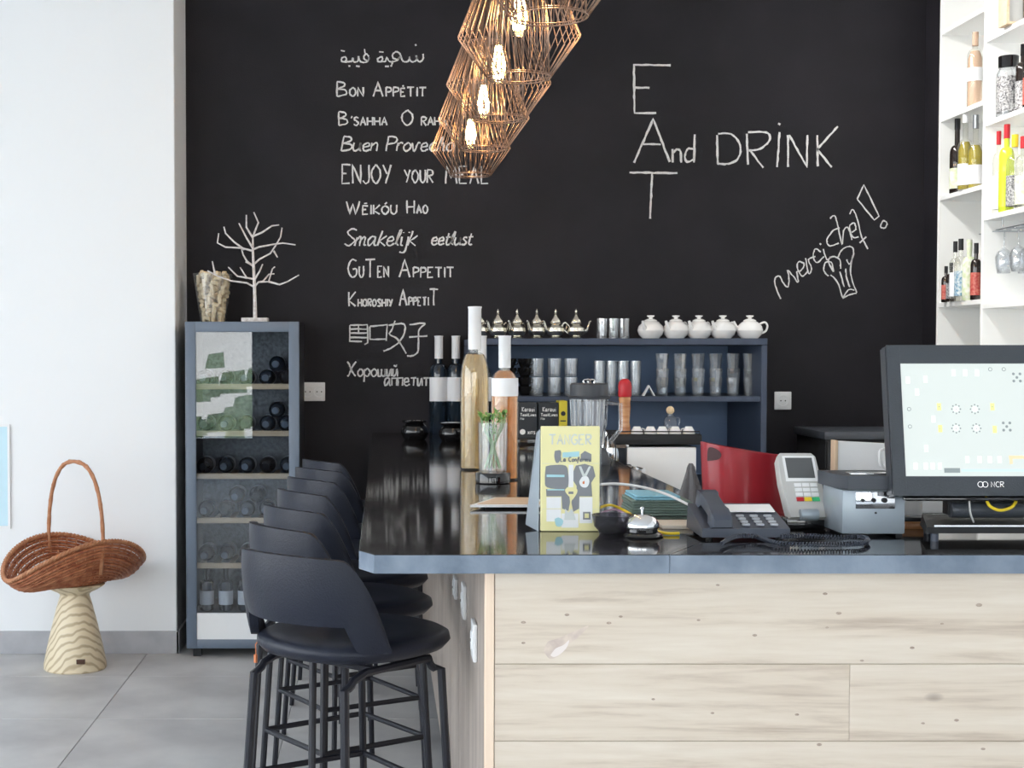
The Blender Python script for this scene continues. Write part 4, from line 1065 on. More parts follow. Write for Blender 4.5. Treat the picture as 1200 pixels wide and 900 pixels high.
MB().box((tl, -.01, tz0+.003), (tr, .37, tz1), .006).build('top_tray', M['black_matte'], em)
MB().tube([(tl+.01, -.004, tz1+.0), (tl+.01, -.004, tz1+.012), (tr-.01, -.004, tz1+.012), (tr-.01, -.004, tz1)], .003, 6).build('rail', M['black_metal'], em)
gx = XE(704)-o.x
MB().box((gx, .02, .10), (-hx-.002, .34, .14), .01).box((gx+.02, .02, .25), (-hx-.002, .34, tz0), .012).build('group_housing', M['chrome'], em)
MB().box((gx, .02, 0), (-hx-.002, .34, .07), .006).build('drip_tray', M['chrome'], em)
mb = MB()
for k in range(9): mb.box((gx+.008, .03+k*.034, .071), (-hx-.01, .04+k*.034, .076))
mb.build('drip_grille', M['black_metal'], em)
MB().lathe([(0, .17), (.03, .17), (.033, .18), (.033, .205), (.028, .25), (0, .25)], ((gx-hx)/2, .05, 0), 20).build('group_head', M['chrome'], em)
ph = MB().lathe([(0, .145), (.024, .147), (.03, .155), (.031, .168), (0, .168)], ((gx-hx)/2, .05, 0), 20).tube([((gx-hx)/2+.02, .03, .155), ((gx-hx)/2+.06, -.06, .155), ((gx-hx)/2+.10, -.15, .145)], .011, 8).build('portafilter', M['chrome'], em)
MB().tube(smooth_pts([(gx+.02, .0, .27), (gx+.012, -.03, .30), (gx+.02, -.045, .28), (gx+.03, -.05, .10)], 5), .004, 7).build('steam_wand', M['chrome'], em)
mb = MB().tube(smooth_pts([(gx+.012, -.04, .09), (gx+.005, -.05, .24), (gx+.03, -.05, .30), (gx+.055, -.05, .24), (gx+.05, -.04, .09)], 5), .003, 6)
for z in (.12, .16): mb.tube([(gx+.008, -.042, z), (gx+.05, -.042, z)], .003, 6)
mb.build('wire_guard', M['black_metal'], em)
for q in ((-hx+.02, .03), (hx-.02, .03), (-hx+.02, .33), (hx-.02, .33)): MB().lathe([(0, 0), (.014, 0), (.012, .021), (0, .021)], (q[0], q[1], 0), 12).build('foot', M['black_matte'], em)
zt = eb+tz1
# cups and bottle and mill on the machine
for i, px in enumerate((748, 764, 778, 793, 809)):
    lab = 'white espresso cup upside down on the espresso machine, %s from the left' % ORD[i]
    p = (XE(px), YE+.04, zt)
    if i == 0:
        ec = thing('espresso_cup', lab, 'cup', p, 0, 'espresso cups on the coffee machine')
        MB().lathe([(.026, 0), (.0275, .001), (.024, .016), (.017, .027), (.015, .032), (.012, .032), (.012, .029), (0, .029)], n=18, cap0=False).build('body', M['porcelain'], ec)
        MB().tube([(.024, 0, .010), (.033, 0, .012), (.032, 0, .021), (.021, 0, .024)], .0025, 6).build('handle', M['porcelain'], ec)
    else: dup(ec, p, i*.8, lab)
cb = lathe_thing('cork_bottle', [(0, 0), (.026, 0), (.029, .004), (.029, .05), (.022, .068), (.012, .074), (.0115, .083), (0, .083)], M['glass'], 'small clear glass bottle with a wooden ball stopper on the espresso machine', 'bottle', (XE(792), YE+.13, zt), part='glass')
MB().sphere((0, 0, .099), .018, 14).build('stopper', M['cork'], cb)
MB().tube(smooth_pts([(.022, 0, .066), (.04, 0, .062), (.038, 0, .03), (.029, 0, .02)], 4), .003, 6).build('handle', M['glass'], cb)
mh = P(733, 444, YE).z-zt
pm = thing('pepper_mill', 'turned wooden pepper mill with a red domed head on the espresso machine', 'pepper mill', (XE(734), YE+.05, zt))
q = mh
MB().lathe([(0, 0), (.027, 0), (.028, .006), (.024, .02), (.0245, .03), (.021, .05), (.023, q*.35), (.0255, q*.5), (.024, q*.58), (.0265, q*.62), (.0265, q*.655), (.024, q*.67), (0, q*.67)], n=24).build('body', M['mill_wood'], pm)
MB().lathe([(0, q*.672), (.027, q*.672), (.029, q*.70), (.0285, q*.80), (.029, q*.86), (.027, q*.92), (.021, q*.97), (.011, q*.995), (0, q)], n=24).build('head', M['red'], pm)
# blender jug on the bar arm
bY = D(4.9); bx = P(690, 500, bY).x; bz0 = ZC
bj = thing('blender', 'tall blender with a clear ribbed jug and dark grey lid', 'blender', (bx, bY, ZC))
jt = P(690, 466, bY).z-ZC; lt = P(690, 449, bY).z-ZC; jr = 23*bY/F
MB().lathe([(0, 0), (.082, 0), (.084, .01), (.07, .05), (.055, .062), (0, .062)], n=24).build('base', M['grey_plastic'], bj)
rings = []
for r, h in ((.0, .064), (.045, .064), (.055, .075), (.066, jt*.6), (jr*.93, jt)):
    rings.append([((max(r, 1e-4)*(1+.03*cos(8*2*pi*i/64)))*cos(2*pi*i/64), (max(r, 1e-4)*(1+.03*cos(8*2*pi*i/64)))*sin(2*pi*i/64), h) for i in range(64)])
MB().loft(rings, cap1=False).build('jug', M['tumbler'], bj, ang=1)
MB().lathe([(0, jt-.004), (jr*1.06, jt-.004), (jr*1.08, jt+.004), (jr*.98, jt+.008), (jr*.97, lt-.006), (jr*.9, lt), (0, lt)], n=32).build('lid', M['grey_plastic'], bj)
MB().tube(smooth_pts([(-.02, 0, lt), (-.018, 0, lt+.012), (.018, 0, lt+.012), (.02, 0, lt)], 3), .004, 6).tube(smooth_pts([(0, -.03, lt), (0, -.028, lt+.014), (0, .028, lt+.014), (0, .03, lt)], 3), .004, 6).build('knob', M['chrome'], bj)
MB().tube([(jr*.85, -.02, jt-.02), (jr*1.5, -.045, jt-.024), (jr*1.52, -.045, jt-.12), (jr*1.0, -.03, jt-.17)], .009, 8).build('handle', M['tumbler'], bj)
for k in range(8):
    a = 2*pi*k/8
    MB().tube([(.052*cos(a), .052*sin(a), .08), (.067*cos(a), .067*sin(a), jt*.6), (jr*.95*cos(a), jr*.95*sin(a), jt-.008)], .0025, 5).build('rib', M['porcelain'] if False else M['steel'], bj)

# ============================================================ things along the rear edge of the front counter
# towels
b = ON(778, 606, ZC)
tw_specs = [(741, 820, .014, M['towel']), (743, 822, .014, M['towel']), (742, 812, .013, M['towel']), (746, 800, .012, M['towel_blue'])]
z = ZC
names_ = ['green folded towel, lowest of the stack behind the bell', 'green folded towel, second from the bottom behind the bell', 'green folded towel, second from the top behind the bell', 'pale blue folded towel on top of the green towels']
for (a0, a1, th, m_), nm in zip(tw_specs, names_):
    x0 = P(a0, 600, b.y).x; x1 = P(a1, 600, b.y).x
    t = thing('towel', nm, 'towel', ((x0+x1)/2, b.y+.02, z), 0, 'folded towels behind the bell')
    MB().box((-(x1-x0)/2, 0, 0), ((x1-x0)/2, .17, th*.45), .003, 3).build('lower_fold', m_, t)
    MB().box((-(x1-x0)/2+.002, .002, th*.5), ((x1-x0)/2-.001, .17, th), .003, 3).build('upper_fold', m_, t)
    z += th
# grey cloth hanging from machine corner -> bunched cloth standing over towels
cp = P(809, 590, D(3.62))
t = thing('cleaning_cloth', 'bunched grey cloth peaking up in front of the white machine panel', 'cloth', (cp.x, D(3.62), ZC))
rg = []
hz = P(808, 543, D(3.62)).z-ZC
for k, (r, h) in enumerate(((.034, 0), (.03, .02), (.022, hz*.45), (.013, hz*.75), (.010, hz*.9), (.005, hz))):
    rg.append([(r*(1+.22*cos(5*a+k*.2))*cos(a), r*.8*(1+.22*cos(5*a+k*.2))*sin(a), h) for a in [2*pi*i/40 for i in range(40)]])
MB().loft(rg).build('cloth', M['grey_cloth'], t, ang=1.5)
# wooden board
b = ON(802, 621, ZC)
t = thing('cutting_board', 'pale wooden board lying behind the desk bell and phone', 'board', (b.x-.005, b.y+.01, ZC))
MB().box((-.045, 0, 0), (.06, .12, .010), .002).build('board', M['oak'], t)
# white cable
def wpath(pts, z=None):
    out = []
    for q in pts:
        out.append(ON(q[0], q[1], ZC+q[2]) if len(q) == 3 else P(q[0], q[1], q[3]) )
    return out
YC = D(3.15)
pts = [P(700, 568, YC), P(722, 567, YC), P(748, 570, YC), P(775, 577, YC), P(800, 588, YC-.02), P(822, 601, YC-.05), P(832, 612, YC-.06)]
t = MB().tube(smooth_pts([tuple(p) for p in pts]+[tuple(ON(842, 618, ZC+.004))], 5), .0033, 7).build('white_cable', M['white'])
tag(t, 'white cable arching from behind the leaflet to the telephone', 'cable')
pts = [ON(700, 596, ZC+.03), ON(716, 592, ZC+.03), ON(735, 600, ZC+.012), ON(752, 612, ZC+.0045), ON(775, 624, ZC+.0045), ON(796, 625, ZC+.0045)]
t = MB().tube(smooth_pts([tuple(p) for p in pts], 5), .0035, 7).build('yellow_cable', M['yellow']); tag(t, 'yellow cable lying behind the desk bell', 'cable')
pts = [ON(705, 601, ZC+.03), ON(722, 597, ZC+.028), ON(737, 607, ZC+.012), ON(741, 618, ZC+.004), ON(736, 628, ZC+.004)]
M['lilac'] = mat('lilac_cable', (.45, .28, .42), .4)
t = MB().tube(smooth_pts([tuple(p) for p in pts], 5), .0028, 7).build('lilac_cable', M['lilac']); tag(t, 'lilac cable looping down between the leaflet and the bell', 'cable')
# dark glass bowl behind leaflet right
b = ON(722, 628, ZC)
t = thing('glass_bowl', 'dark smoked glass bowl between the leaflet and the desk bell', 'bowl', (b.x, b.y+.04, ZC))
MB().lathe([(0, 0), (.028, 0), (.045, .018), (.05, .045), (.047, .045), (.042, .02), (.026, .005), (0, .005)], n=28).build('bowl', thin_glass('smoked_glass', (.35, .32, .38), .03), t)
# bell
b = ON(757, 632, ZC); s = F/b.y; R = 25/s
t = thing('desk_bell', 'chrome reception bell on a black base on the front counter', 'bell', (b.x, b.y+R, ZC))
MB().lathe([(0, 0), (R*.98, 0), (R, .003), (R*.95, .007), (R*.75, .012), (R*.72, .019), (0, .019)], n=36).build('base', M['black_gloss'], t)
MB().lathe([(R*.80, .020), (R*.82, .022), (R*.80, .032), (R*.62, .044), (R*.35, .051), (0, .053)], n=36, cap0=False).build('dome', M['chrome'], t)
MB().lathe([(0, .052), (.003, .052), (.003, .062), (.0055, .064), (.0055, .068), (0, .070)], n=14).build('button', M['chrome'], t)

# red curved holder
RYh = D(3.30)
t = thing('red_holder', 'curved burgundy red bucket with a cut-out grip behind the telephone', 'ice bucket', (P(885, 600, RYh).x, RYh+.10, ZC))
sR = F/RYh; zt0 = P(835, 520, RYh).z-ZC; zt1 = P(918, 538, RYh).z-ZC; xl = P(831, 560, RYh).x-t.location.x; xr = P(940, 560, RYh).x-t.location.x
zb = P(835, 578, RYh).z-ZC
mb = MB(); n = 60; rings = []
for i in range(n+1):
    a = 2*pi*i/n
    cx_ = cos(a); f_ = (1-cx_)/2   # 1 at left
    top = zt1+(zt0-zt1)*f_**1.3
    rx = (xr-xl)/2; xm = (xl+xr)/2
    col = []
    for k, v in enumerate([0, .12, .35, .6, .8, .95, 1.0]):
        z_ = top*v; w_ = .93+.07*v
        col.append((xm+rx*w_*cx_, .085*w_*sin(a), z_))
    for k, v in enumerate([1.0, .95, .8, .6, .35, .12, .03]):
        z_ = top*v; w_ = .93+.07*v-.045
        col.append((xm+rx*w_*cx_, .085*(w_-.03)*sin(a), z_+(.0 if v < 1 else .0)))
    rings.append(col)
mb.loft(rings[:-1]+[rings[0]], False, False, closed=False)
mb.loft([[(xm+rx*.79*cos(2*pi*i/40), .066*sin(2*pi*i/40), .004) for i in range(40)], [(xm+rx*.79*cos(2*pi*i/40), .066*sin(2*pi*i/40), .01) for i in range(40)]])
mb.build('body', M['red_leather'], t, ang=1.0)
gp = P(841, 535, RYh)-t.location; mm = []
M['dark_red'] = mat('grip_shade_red', (.04, .003, .006), .5)  # shade inside the grip, painted as a dark patch on the bucket side
gy = lambda x: -.085*math.sqrt(max(0, 1-((x-xm)/rx)**2))*.97-.0022
mb = MB(); k_ = [(-.012+.0*0, -.016), (-.010, .018), (.006, .017), (.018, .004), (.012, -.010)]
pp = smooth_pts([(gp.x+x, gp.z+z) for x, z in k_]+[(gp.x+k_[0][0], gp.z+k_[0][1])], 4)[:-1]
mb.loft([[(x, gy(x), z) for x, z in pp], [(x, gy(x)+.0015, z) for x, z in pp]])
g_ = mb.build('grip_shade_patch', M['dark_red'], t); g_['label'] = 'dark oval patch painting the shaded grip opening'

# telephone
b = ON(872, 633, ZC); s = F/b.y; YP = b.y
def lx(px): return P(px, 620, YP).x-b.x
t = thing('telephone', 'slate-blue desk telephone with handset and pale number strip', 'telephone', (b.x, YP, ZC))
x0, x1 = lx(823), lx(926); dp = .17
hf, hb = .026, .066
MB().loft([[(x0, 0, .006), (x0, dp, .010), (x1, dp, .010), (x1, 0, .006)], [(x0, 0, hf), (x0+.003, dp, hb), (x1-.002, dp, hb), (x1, 0, hf)]]).build('body', M['phone'], t)
for q in ((x0+.02, .02), (x1-.02, .02), (x0+.02, dp-.02), (x1-.02, dp-.02)): MB().lathe([(0, 0), (.008, 0), (.008, .010), (0, .010)], (q[0], q[1], 0), 10).build('foot', M['black_matte'], t)
def zs(y): return hf+(hb-hf)*y/dp
hx0, hx1 = lx(833), lx(860)
hs = MB().loft([[(hx0+(hx1-hx0)*(.5-.5*w_), y, zs(y)+.001+lo_), (hx0+(hx1-hx0)*(.5+.5*w_), y, zs(y)+.001+lo_), (hx0+(hx1-hx0)*(.5+.42*w_), y, zs(y)+hi_), (hx0+(hx1-hx0)*(.5-.42*w_), y, zs(y)+hi_)]
   for y, w_, lo_, hi_ in ((-.006, .85, .004, .022), (.003, 1, 0, .030), (.035, 1, .0, .034), (.05, .85, .012, .034), (.12, .85, .012, .036), (.135, 1, .0, .038), (.165, 1, 0, .034), (.175, .85, .004, .024))]).build('handset', M['phone'], t)
kx0, kx1 = lx(868), lx(918)
for r in range(4):
    for c in range(3):
        xx = kx0+(kx1-kx0)*(c+.5)/3; yy = .018+r*.019
        MB().box((xx-.0085, yy-.006, zs(yy)+.0005), (xx+.0085, yy+.006, zs(yy)+.006), .0015).build('key', M['phone_key'], t)
MB().extr([(lx(864), .100, zs(.100)+.003), (lx(922), .100, zs(.100)+.003), (lx(922), .145, zs(.145)+.004), (lx(864), .145, zs(.145)+.004)], (0, 0, .002)).build('number_strip', M['paper'], t)
# coiled cord
path = [ON(846, 637, ZC+.008), ON(862, 629, ZC+.012), ON(885, 629, ZC+.010), ON(910, 636, ZC+.008), ON(945, 638, ZC+.008), ON(985, 638, ZC+.008), ON(1008, 637, ZC+.008), ON(1017, 633, ZC+.008), ON(1008, 629, ZC+.008), ON(980, 629.5, ZC+.008), ON(940, 628, ZC+.008), ON(915, 629, ZC+.009)]
sp = [Vector(p) for p in smooth_pts([tuple(p) for p in path], 12)]
sp = resample(sp, .0012); co = []
for i, p in enumerate(sp):
    d = (sp[min(i+1, len(sp)-1)]-sp[max(i-1, 0)]).normalized(); a_ = d.cross(Vector((0, 0, 1))).normalized(); b_ = a_.cross(d)
    ph_ = i*1.25; co.append(p+a_*cos(ph_)*.0048+b_*sin(ph_)*.0048)
c_ = MB().tube(co, .0016, 4).build('handset_cord', M['phone'], t); c_.location = (-b.x, -YP, -ZC)
# card terminal
b = ON(946, 622, ZC); s = F/b.y; YT_ = b.y+.02
t = thing('card_terminal', 'light grey card payment terminal with coloured keys on a black dock', 'card reader', (b.x, YT_, ZC))
def tz(py): return P(946, py, YT_).z-ZC
def tx_(px): return P(px, 580, YT_).x-b.x
MB().box((tx_(921), 0, 0), (tx_(970), .09, .030), .006).build('dock', M['black_gloss'], t)
# tilted body: base line y0 -> y1
zb_, zt_ = .032, tz(534); dy_ = .10
def tb(u, w_, off):   # u 0..1 up the face
    z_ = zb_+(zt_-zb_)*u; y_ = -.012+dy_*u
    nrm = Vector((0, -(zt_-zb_), dy_)).normalized()
    return y_+nrm.y*off, z_+nrm.z*off
prof_u = [(0, tx_(924), tx_(968)), (.25, tx_(922), tx_(970)), (.6, tx_(920), tx_(970)), (.95, tx_(921), tx_(968)), (1, tx_(924), tx_(964))]
rings = []
for u, xa, xb in prof_u:
    y_, z_ = tb(u, 0, 0); y2, z2 = tb(u, 0, -.035); y3, z3 = tb(u, 0, -.006)
    rings.append([(xa+.003, y_, z_), (xb-.003, y_, z_), (xb, y3, z3), (xb-.002, y2, z2), (xa+.002, y2, z2), (xa, y3, z3)])
MB().loft(rings).build('body', M['light_grey'], t)
def tpatch(name, u0, u1, xa, xb, m, h=.0015):
    a0 = tb(u0, 0, .0003); a1 = tb(u1, 0, .0003); b0 = tb(u0, 0, h); b1 = tb(u1, 0, h)
    return MB().loft([[(xa, *a0), (xb, *a0), (xb, *a1), (xa, *a1)], [(xa, *b0), (xb, *b0), (xb, *b1), (xa, *b1)]]).build(name, m, t, smooth=False)
tpatch('screen_surround', .55, .95, tx_(927), tx_(965), M['white'])
tpatch('screen', .60, .92, tx_(930), tx_(962), M['lcd'], .0022)
for r in range(4):
    for c in range(3):
        xa = tx_(935)+(tx_(963)-tx_(935))*c/3; m_ = M['white'] if r else (M['red'], M['yellow'], M['green'])[c]
        tpatch('key', .24+r*.073, .295+r*.073, xa+.001, xa+(tx_(963)-tx_(935))/3-.001, m_, .003)
mb = MB(); mb.lathe([(0, -.021), (.013, -.021), (.014, -.019), (.014, .019), (.013, .021), (0, .021)], (tx_(946), -.016, .038), 16, 'x').build('card_slot', M['printer'], t)

# receipt printer (silver box with dark top slot)
b = ON(1021, 629, ZC); s = F/b.y; Yq = b.y
def q_(px): return P(px, 600, Yq).x-b.x
def qz(py): return P(1021, py, Yq).z-ZC
t = thing('receipt_printer', 'silver-grey box with chrome window and dark slotted top beside the monitor', 'printer', (b.x, Yq, ZC))
MB().box((q_(987), 0, .006), (q_(1061), .15, qz(574)), .004).build('casing', M['printer'], t)
MB().prism([(q_(982), .03), (q_(990), -.02), (q_(1062), -.02), (q_(1062), .15), (q_(981), .15)], qz(573), qz(557)).build('top', M['grey_plastic'], t)
MB().box((q_(1000), -.004, qz(566)+.001), (q_(1044), -.0), 0) if False else None
MB().box((q_(998), .01, qz(557)+.0005), (q_(1045), .05, qz(557)+.004), .001).build('paper_slot', M['chrome'], t)
wn_ = MB().box((q_(1002), -.004, qz(596)), (q_(1048), -.0005, qz(576)), .001).build('window', M['chrome'], t)
for i in range(3): MB().lathe([(0, -.008), (.004+.001*i, -.008), (.004+.001*i, -.0045), (0, -.0045)], (q_(1010)+i*.025, 0, qz(586)), 10, 'y').build('cup_badge', M['black_matte'], wn_)
MB().lathe([(0, -.003), (.0025, -.003), (.0025, -.0002), (0, -.0002)], (q_(1026), 0, qz(601)), 10, 'y').build('screw', M['black_matte'], t)
for a in (q_(993), q_(1052)): MB().box((a, .01, 0), (a+.015, .13, .006)).build('foot', M['black_matte'], t)
# white open-book stack behind printer
Yw = D(3.30)
t = thing('menu_folder', 'white upright folder with a brown spine behind the receipt printer', 'folder', (P(1010, 600, Yw).x, Yw, ZC))
wx = lambda px: P(px, 540, Yw).x-t.location.x; wz = lambda py: P(1010, py, Yw).z-ZC
MB().loft([[(wx(982), 0, 0), (wx(1058), .0, 0), (wx(1058), .03, 0), (wx(982), .03, 0)], [(wx(982), 0, wz(517)), (wx(1058), 0, wz(521)), (wx(1058), .03, wz(521)), (wx(982), .03, wz(517))]]).build('pages', M['paper'], t)
MB().box((wx(978), -.004, 0), (wx(981.5), .034, wz(516)), .001).build('spine', M['beige'], t)
t = thing('mug', 'white mug with blue-grey lines partly hidden behind the monitor edge', 'mug', (P(1052, 560, D(3.2)).x, D(3.2), ZC))
mz = P(1040, 518, D(3.2)).z-ZC
MB().lathe([(0, mz-.09), (.028, mz-.09), (.031, mz-.08), (.033, mz), (.030, mz), (.027, mz-.08), (0, mz-.08)], n=24).build('body', M['porcelain'], t)
MB().tube(smooth_pts([(-.03, -.005, mz-.015), (-.048, -.01, mz-.022), (-.046, -.01, mz-.055), (-.03, -.005, mz-.068)], 4), .004, 7).build('handle', M['porcelain'], t)
for o_ in kids(t): o_.data.transform(Matrix.Translation((0, 0, -(mz-.09))))
mk_ = thing('folded_napkins', 'white paper stack under the mug behind the monitor', 'napkins', (P(1052, 560, D(3.2)).x, D(3.2), ZC))
MB().box((-.035, -.035, 0), (.05, .035, mz-.091), .002).build('stack', M['paper'], mk_)
t.location.z = ZC+mz-.0905

# black cabinet by the back wall
Yk = D(6.25)
t = thing('black_cabinet', 'low black cabinet against the blackboard wall, right of the shelf unit', 'cabinet', (P(1030, 600, Yk).x, Yk, 0))
kx0 = P(968, 510, Yk).x-t.location.x; kz = P(1000, 506, Yk).z
MB().box((kx0, .01, .06), (kx0+.62, .50, kz-.04), .003).build('carcass', M['black_matte'], t)
MB().box((kx0-.01, -.012, kz-.038), (kx0+.63, .52, kz), .004).build('top', M['grey_plastic'], t)
for a in (kx0+.005, kx0+.315): MB().box((a, -.008, .08), (a+.30, .009, kz-.05), .003).build('door', M['black_matte'], t)
MB().box((kx0+.02, .04, 0), (kx0+.60, .46, .06)).build('plinth', M['black_matte'], t)

# ============================================================ till monitor
b = ON(1120, 640, ZC); YM_ = D(2.88)
t = thing('touch_monitor', 'large charcoal touch-screen till monitor showing a pale table plan', 'monitor', (P(1130, 600, YM_).x, YM_, ZC))
# screen head, tilted back: bottom edge at y=582, top at 404
bl = P(1047, 581, YM_); tl_ = P(1037, 404.5, YM_+.06); W_ = .545
hd = bpy.data.objects.new('head_dummy', None)
bz = bl.z-ZC; tz_ = tl_.z-ZC; bxl = bl.x-t.location.x; txl = bxl
def mh_(u, v, off=0):   # u 0..1 across, v 0..1 up ; off outward
    y = .06*v; z = bz+(tz_-bz)*v
    n_ = Vector((0, -(tz_-bz), .06)).normalized()
    x = bxl+W_*u
    return (x, y+n_.y*off, z+n_.z*off)
def face(name, u0, u1, v0, v1, o0, o1, m, bev=0, parent=None):
    mb = MB(); mb.loft([[mh_(u0, v0, o0), mh_(u1, v0, o0), mh_(u1, v1, o0), mh_(u0, v1, o0)], [mh_(u0, v0, o1), mh_(u1, v0, o1), mh_(u1, v1, o1), mh_(u0, v1, o1)]])
    if bev: bmesh.ops.bevel(mb.bm, geom=list(mb.bm.edges), offset=bev, segments=2, affect='EDGES')
    return mb.build(name, m, parent or t)
Hh = math.hypot(tz_-bz, .06)
ub = 15.5*YM_/F/W_; vb0 = 22.5/176; vt = 1-21.5/176
face('housing', 0, 1, 0, 1, -.045, -.004, M['monitor'], .004)
face('bezel', 0, ub, .0, 1, -.0035, .002, M['monitor']); face('bezel', 1-ub, 1, 0, 1, -.0035, .002, M['monitor'])
face('bezel', ub+.0005, 1-ub-.0005, 0, vb0, -.0035, .002, M['monitor']); face('bezel', ub+.0005, 1-ub-.0005, vt, 1, -.0035, .002, M['monitor'])
sc_ = face('screen', ub+.001, 1-ub-.001, vb0+.001, vt-.001, -.0035, -.002, M['screen'])
def sicon(px, py, w_, h_, m, kind='box'):
    u = ub+(px-193)/667*200*YM_/F/W_; v = vt-(py-120)/3.333/176
    du = w_/3.335*YM_/F/W_/2; dv = h_/3.333/176/2
    if kind == 'box': face('screen_icon', u-du, u+du, v-dv, v+dv, -.0019, -.0015, m, parent=sc_)
    else:
        mb = MB(); n = 12
        mb.loft([[mh_(u+du*cos(2*pi*i/n), v+dv*sin(2*pi*i/n), o_) for i in range(n)] for o_ in (-.0019, -.0015)])
        if kind == 'ring':
            mb.build('screen_icon', m, sc_)
            mb = MB(); mb.loft([[mh_(u+du*.7*cos(2*pi*i/n), v+dv*.7*sin(2*pi*i/n), o_) for i in range(n)] for o_ in (-.0014, -.0012)]); mb.build('screen_icon', M['screen'], sc_)
        else: mb.build('screen_icon', m, sc_)
mv = 20
def table2(x, y):
    sicon(x, y, 15, 26, M['icon_white']); sicon(x, y-8, 4, 5, M['icon']); sicon(x, y+8, 4, 5, M['icon'])
for x, y in ((222, 185), (292, 182), (256, 232), (315, 338), (281, 452), (405, 157), (451, 157), (498, 157), (235, 520), (275, 520), (303, 520), (331, 520), (440, 495), (489, 495), (529, 495), (567, 495), (720, 185), (760, 232), (700, 460)): table2(x, y)
for x, y in ((221, 299), (221, 367), (551, 143), (605, 143), (700, 300), (700, 367)): sicon(x, y, 16, 16, M['icon'], 'ring')
for x, y in ((407, 299), (481, 299), (403, 374), (483, 374)):
    sicon(x, y, 22, 22, M['icon_white'], 'disc')
    sicon(x, y, 7, 7, M['icon'], 'disc')
    for k in range(8): sicon(x+17*cos(k*pi/4), y+17*sin(k*pi/4), 6, 6, M['icon'], 'disc')
for x, y in ((603, 367), (655, 175)):
    for a, c in ((-1, -1), (1, -1), (-1, 1), (1, 1), (0, 0)): sicon(x+a*13, y+c*14, 11, 11, M['icon'], 'disc')
for x, y in ((340, 290), (340, 375), (551, 290), (555, 378)): sicon(x, y, 16, 28, M['icon_yellow']); sicon(x, y, 4, 5, M['icon'])
sicon(378, 537, 62, 18, M['icon']); sicon(540, 537, 250, 8, M['icon_blue']); sicon(660, 486, 112, 12, M['icon_tan']); sicon(612, 500, 12, 24, M['icon_tan'])
# brand mark on the lower bezel
def bz_pt(px, py, off=.0026):
    u = (P(px, py, YM_).x-t.location.x-bxl)/W_; v = (P(px, py, YM_).z-ZC-bz)/(tz_-bz); return Vector(mh_(u, v, off))
mb = MB()
for cx_, in ((1149.5,), (1155,)):
    mb.tube([bz_pt(cx_+3.2*cos(2*pi*k/16), 568+3.2*sin(2*pi*k/16)) for k in range(16)], .0006, 4, closed=True)
nn = Vector((0, -.95, .3)).normalized()*.0003
for q in word('NCR', 0, 15, 6): ribbon(mb, [bz_pt(1162+x, 571-z) for x, z in q], .0011, nn)
mb.build('brand_mark', M['icon_white'], t, smooth=False)
MB().box((bxl+.03, .0, bz-.012), (bxl+W_-.03, .03, bz-.004), .002).build('lower_tray', M['black_gloss'], t)
# stand
sx0 = P(1079, 620, YM_).x-t.location.x; sx1 = sx0+.40
MB().loft([[(sx0, -.03, .018), (sx1, -.03, .018), (sx1-.05, .14, .018), (sx0+.05, .14, .018)], [(sx0+.003, -.03, .032), (sx1-.003, -.03, .032), (sx1-.055, .14, .042), (sx0+.055, .14, .042)]]).build('base', M['black_matte'], t)
for a in (sx0+.012, sx1-.03): 
    for y_ in (-.024, .11 ): MB().lathe([(0, 0), (.009, 0), (.009, .0175), (0, .0175)], (a+.01+(.035 if y_ > 0 and a < 0 else (-.035 if y_ > 0 else 0)), y_, 0), 12).build('foot', M['phone'], t)
hcx = (sx0+sx1)/2
MB().lathe([(0, -.085), (.017, -.085), (.018, -.08), (.018, .08), (.017, .085), (0, .085)], (hcx-.03, .05, .062), 20, 'x').build('hinge_barrel', M['grey_plastic'], t)
MB().box((hcx-.12, .05, .05), (hcx+.06, .085, bz+.10), .004).build('neck', M['black_matte'], t)
MB().box((sx0+.02, -.027, .0325), (sx1-.02, -.022, .036), 0).build('edge_trim', M['chrome'], t)
# cables and papers behind the monitor
pts = [(P(1155, 583, YM_+.02)), P(1160, 593, YM_+.0), P(1172, 598, YM_), P(1186, 594, YM_+.01), P(1192, 584, YM_+.03)]
c_ = MB().tube(smooth_pts([tuple(p) for p in pts], 6), .0035, 8).build('yellow_cable', M['yellow']); tag(c_, 'bright yellow cable looping under the till monitor', 'cable')
pts = [P(1136, 585, YM_+.01), P(1137, 600, YM_), P(1141, 612, YM_+.01)]
c_ = MB().tube(smooth_pts([tuple(p) for p in pts], 6), .0022, 8).build('grey_cable', M['light_grey']); tag(c_, 'thin grey cable hanging in front of the monitor hinge', 'cable')
bb = ON(1075, 624, ZC)
t = thing('cable_box', 'small brown and black box on the counter left of the monitor stand', 'box', (bb.x, bb.y+.06, ZC))
MB().box((-.02, 0, 0), (.06, .06, .018), .002).build('lower_box', M['mill_wood'], t)
MB().box((-.015, .003, .0185), (.058, .058, .028), .002).build('upper_box', M['black_box'], t)
YZ = D(3.42)
zx0 = P(1063, 600, YZ).x
t = thing('paper_tray', 'white paper ream behind the till monitor', 'paper', (zx0, YZ, ZC))
MB().box((0, -.06, 0), (.30, 0, P(1100, 583, YZ).z-ZC), .002).build('ream', M['paper'], t)

